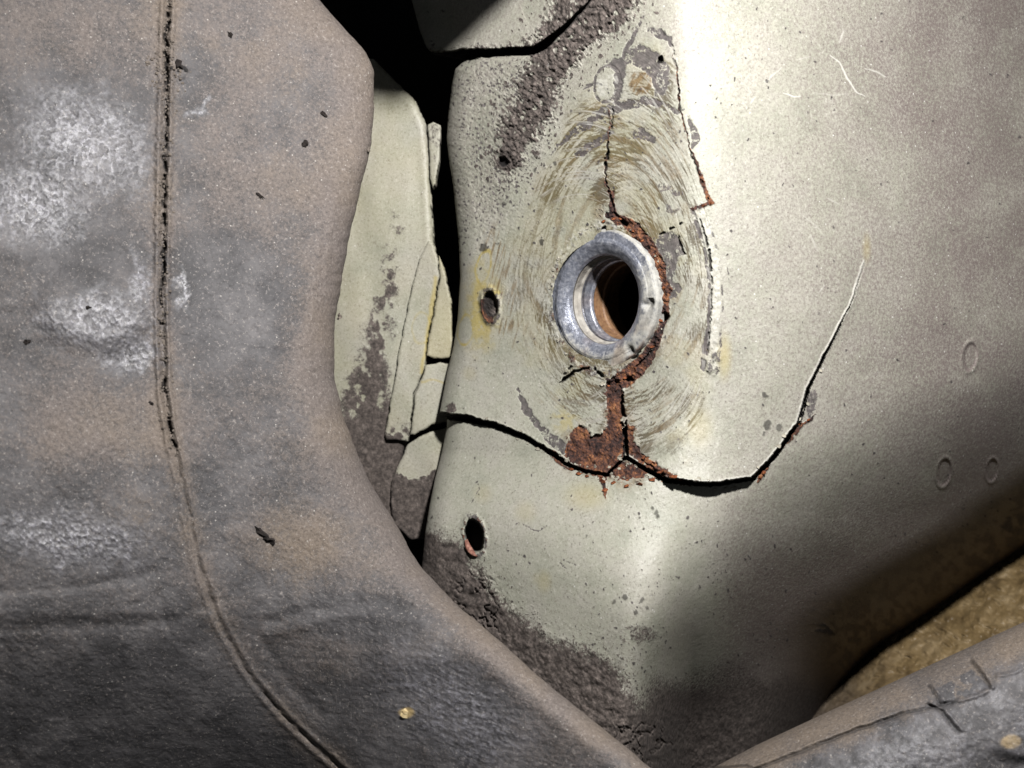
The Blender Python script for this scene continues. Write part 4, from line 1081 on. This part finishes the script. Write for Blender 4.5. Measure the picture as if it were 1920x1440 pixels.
def build_flakes(parent):
    r = random.Random(5)
    spots = [(1040, 852, 9), (1048, 862, 8), (1056, 868, 7), (1070, 880, 6), (1085, 889, 7), (1100, 893, 6), (1130, 903, 9), (1136, 918, 8), (1128, 897, 7), (1150, 905, 7), (1175, 912, 8), (1200, 908, 8),
             (1222, 900, 7), (1238, 884, 9), (1247, 890, 10), (1262, 893, 9), (1276, 898, 7), (1225, 868, 7), (1208, 858, 6), (1186, 806, 5), (1142, 722, 6), (1188, 432, 6), (1205, 452, 6), (1236, 505, 6),
             (1244, 540, 6), (1150, 410, 7), (1165, 410, 6), (1132, 415, 5), (1238, 600, 5), (1222, 650, 6), (1190, 690, 6), (1172, 708, 6), (1500, 795, 5), (1515, 787, 5), (1432, 886, 6), (1425, 895, 5), (1332, 380, 5), (1318, 385, 5)]
    for i, (px, py, sz) in enumerate(spots):
        dp = panel_depth(px, py)
        pos = world_pos(np.array(px), np.array(py), np.array(dp - 2.0))
        bm = bmesh.new()
        k = r.randint(4, 6); a0 = r.random() * 6
        ring = [Vector((math.cos(a0 + j * 6.283 / k) * sz * r.uniform(.5, 1.5), 0, math.sin(a0 + j * 6.283 / k) * sz * r.uniform(.2, .7))) for j in range(k)]
        fr = [bm.verts.new((v.x, -1.0 + r.uniform(-1.5, 1.5), v.z)) for v in ring]
        bk = [bm.verts.new((v.x, v2.co.y + 0.9, v.z)) for v, v2 in zip(ring, fr)]
        bm.faces.new(fr); bm.faces.new(bk[::-1])
        for j in range(k): bm.faces.new((fr[j], bk[j], bk[(j + 1) % k], fr[(j + 1) % k]))
        bmesh.ops.recalc_face_normals(bm, faces=bm.faces)
        for v in bm.verts: v.co *= S
        me = bpy.data.meshes.new('rust_flake'); bm.to_mesh(me); bm.free(); me.materials.append(M_RUST)
        o = bpy.data.objects.new('rust_flake', me); scene.collection.objects.link(o)
        o.parent = parent; o.location = Vector(pos) - parent.location
        o.rotation_euler = (r.uniform(-.5, .5), r.uniform(-.3, .3), -0.55 + r.uniform(-.5, .5))
    chips = []
    for i in range(46):
        t = r.uniform(2.5, 17.5); a = int(t); f = t - a
        cx = CRACK[a][0] * (1 - f) + CRACK[a + 1][0] * f + r.uniform(-5, 5); cy = CRACK[a][1] * (1 - f) + CRACK[a + 1][1] * f + r.choice((-1, 1)) * r.uniform(6, 12)
        chips.append((cx, cy, r.uniform(2.5, 6)))
    for i in range(26):
        a = r.uniform(0, 6.283); chips.append((1139 + 110 * math.cos(a), 562 + 142 * math.sin(a), r.uniform(2, 4.5)))
    for i in range(14):
        q = r.choice(RUST_LOW); chips.append((q[0] + r.uniform(-6, 6), q[1] + r.uniform(-6, 6), r.uniform(2.5, 6)))
    for px, py, sz in chips:
        pos = world_pos(np.array(px), np.array(py), np.array(panel_depth(px, py) - 1.5))
        bm = bmesh.new(); k = r.randint(3, 6); a0 = r.random() * 6
        ring = [(math.cos(a0 + j * 6.283 / k) * sz * r.uniform(.5, 1.4), math.sin(a0 + j * 6.283 / k) * sz * r.uniform(.4, 1.0)) for j in range(k)]
        fr = [bm.verts.new((u * S, r.uniform(-1.6, .4) * S, w * S)) for u, w in ring]; bk = [bm.verts.new((v.co.x, v.co.y + .8 * S, v.co.z)) for v in fr]
        bm.faces.new(fr); bm.faces.new(bk[::-1])
        for j in range(k): bm.faces.new((fr[j], bk[j], bk[(j + 1) % k], fr[(j + 1) % k]))
        bmesh.ops.recalc_face_normals(bm, faces=bm.faces)
        me = bpy.data.meshes.new('paint_flake'); bm.to_mesh(me); bm.free(); me.materials.append(M_CHIP)
        o = bpy.data.objects.new('paint_flake', me); scene.collection.objects.link(o)
        o.parent = parent; o.location = Vector(pos) - parent.location
        o.rotation_euler = (r.uniform(-.5, .3), r.uniform(-.3, .3), (-.6 if px < 1300 else .1) + r.uniform(-.4, .4))
    # curled pink lip of the burst hole
    pts = [(874, 1012), (876, 1022), (881, 1031), (887, 1038), (894, 1042)]
    bm = bmesh.new(); rings = []
    for i, (px, py) in enumerate(pts):
        c0 = world_pos(np.array(px), np.array(py), np.array(panel_depth(px, py) + 0.0)); w = [3, 5.5, 6, 5, 3][i] * S
        rings.append([bm.verts.new(Vector(c0) + Vector((math.cos(a) * w, math.sin(a) * w * .8, math.sin(a + .6) * w * .5))) for a in np.linspace(0, 6.283, 8, endpoint=False)])
    for a, b in zip(rings, rings[1:]):
        for j in range(8): bm.faces.new((a[j], a[(j + 1) % 8], b[(j + 1) % 8], b[j]))
    bm.faces.new(rings[0][::-1]); bm.faces.new(rings[-1]); bmesh.ops.recalc_face_normals(bm, faces=bm.faces)
    for f in bm.faces: f.smooth = True
    me = bpy.data.meshes.new('hole_lip'); bm.to_mesh(me); bm.free(); me.materials.append(M_COPPER)
    o = bpy.data.objects.new('hole_lip', me); link(o, panel_parts[5]); o['label'] = 'pink rusty lip curling out of the burst hole'

def build_debris(X, Y, Dp, duct):
    items = [(488, 996, 9, (1.7, .8, .6), -0.7, 'elongated black debris clod low on the duct, upper half'), (503, 1012, 9, (1.4, .8, .8), -0.5, 'chunky black debris clod low on the duct, lower half'),
             (606, 214, 6, (1.5, .7, .7), -0.6, 'black debris speck near the duct edge at the top right'), (572, 270, 7, (1, .8, 1), 0.3, 'dark clod below the topmost speck on the duct'),
             (487, 366, 8, (1.5, .6, .5), -0.6, 'thin dark debris sliver right of the seam at mid height'), (431, 66, 6, (.8, .7, 1.2), 0.2, 'small dark clod near the top of the duct, right of the seam'),
             (50, 641, 7, (1, .7, .9), 0, 'round dark clod at the far left of the duct'), (165, 577, 5, (1.3, .7, .6), 0.3, 'dark crumb on the smooth bulge left of the seam'),
             (335, 122, 9, (1, .8, 1), 0.4, 'largest dark clod stuck on the seam near the top'), (283, 756, 5, (1, .7, .8), 0, 'small dark crumb just left of the seam below its middle'),
             (690, 282, 6, (.8, .8, 1.1), 0, 'grey crumb on the duct edge against the inner sheet'), (637, 594, 7, (.8, .8, 1.1), 0, 'grey crumb jutting from the duct edge at mid height')]
    for i, (px, py, sz, st, rot, lb) in enumerate(items):
        dp = sample(X, Y, Dp, px, py)
        o = chunk('dirt_clod', world_pos(np.array(px), np.array(py), np.array(dp - 1.0)), sz, M_GRIT if 'grey' in lb else M_CLOD, None, i + 3, st, rot)
        tag(o, lb, 'dirt clod', 'dirt clods stuck to the rubber duct')
    o = chunk('pale_fleck', world_pos(np.array(763), np.array(1337), np.array(sample(X, Y, Dp, 763, 1337) + 1)), 11, M_FLECK, None, 77, (1.1, .35, .8), 0)
    tag(o, 'cream coloured fleck stuck low on the duct', 'fleck')
    # crumbs packed in the seam
    r = random.Random(11); bm = bmesh.new()
    for k in range(420):
        py = r.uniform(-20, 860) if r.random() < .85 else r.gauss(135, 22)
        sx = float(smooth_interp(np.array([py]), [(p[1], p[0]) for p in SEAM])[0])
        px = sx + r.gauss(0, 7 if abs(py - 135) > 40 else 20)
        dp = sample(X, Y, Dp, px, py); c0 = Vector(world_pos(np.array(px), np.array(py), np.array(dp)))
        q = bmesh.ops.create_icosphere(bm, subdivisions=1, radius=1.0); z = r.uniform(1.2, 3.6) * S
        for v in q['verts']: v.co = c0 + Vector((v.co.x * r.uniform(.6, 1.3), v.co.y * .8, v.co.z * r.uniform(.6, 1.2))) * z
    me = bpy.data.meshes.new('seam_crumbs'); bm.to_mesh(me); bm.free(); me.materials.append(M_GRIT)
    o = bpy.data.objects.new('seam_crumbs', me); link(o, seam_part); o['kind'] = 'stuff'

panel, panel_parts = build_panel()
build_bushing(panel)
duct, DX, DY, DD, seam_part = build_duct()
build_floor()
build_pipe()
build_inner()
build_flakes(panel)
build_debris(DX, DY, DD, duct)
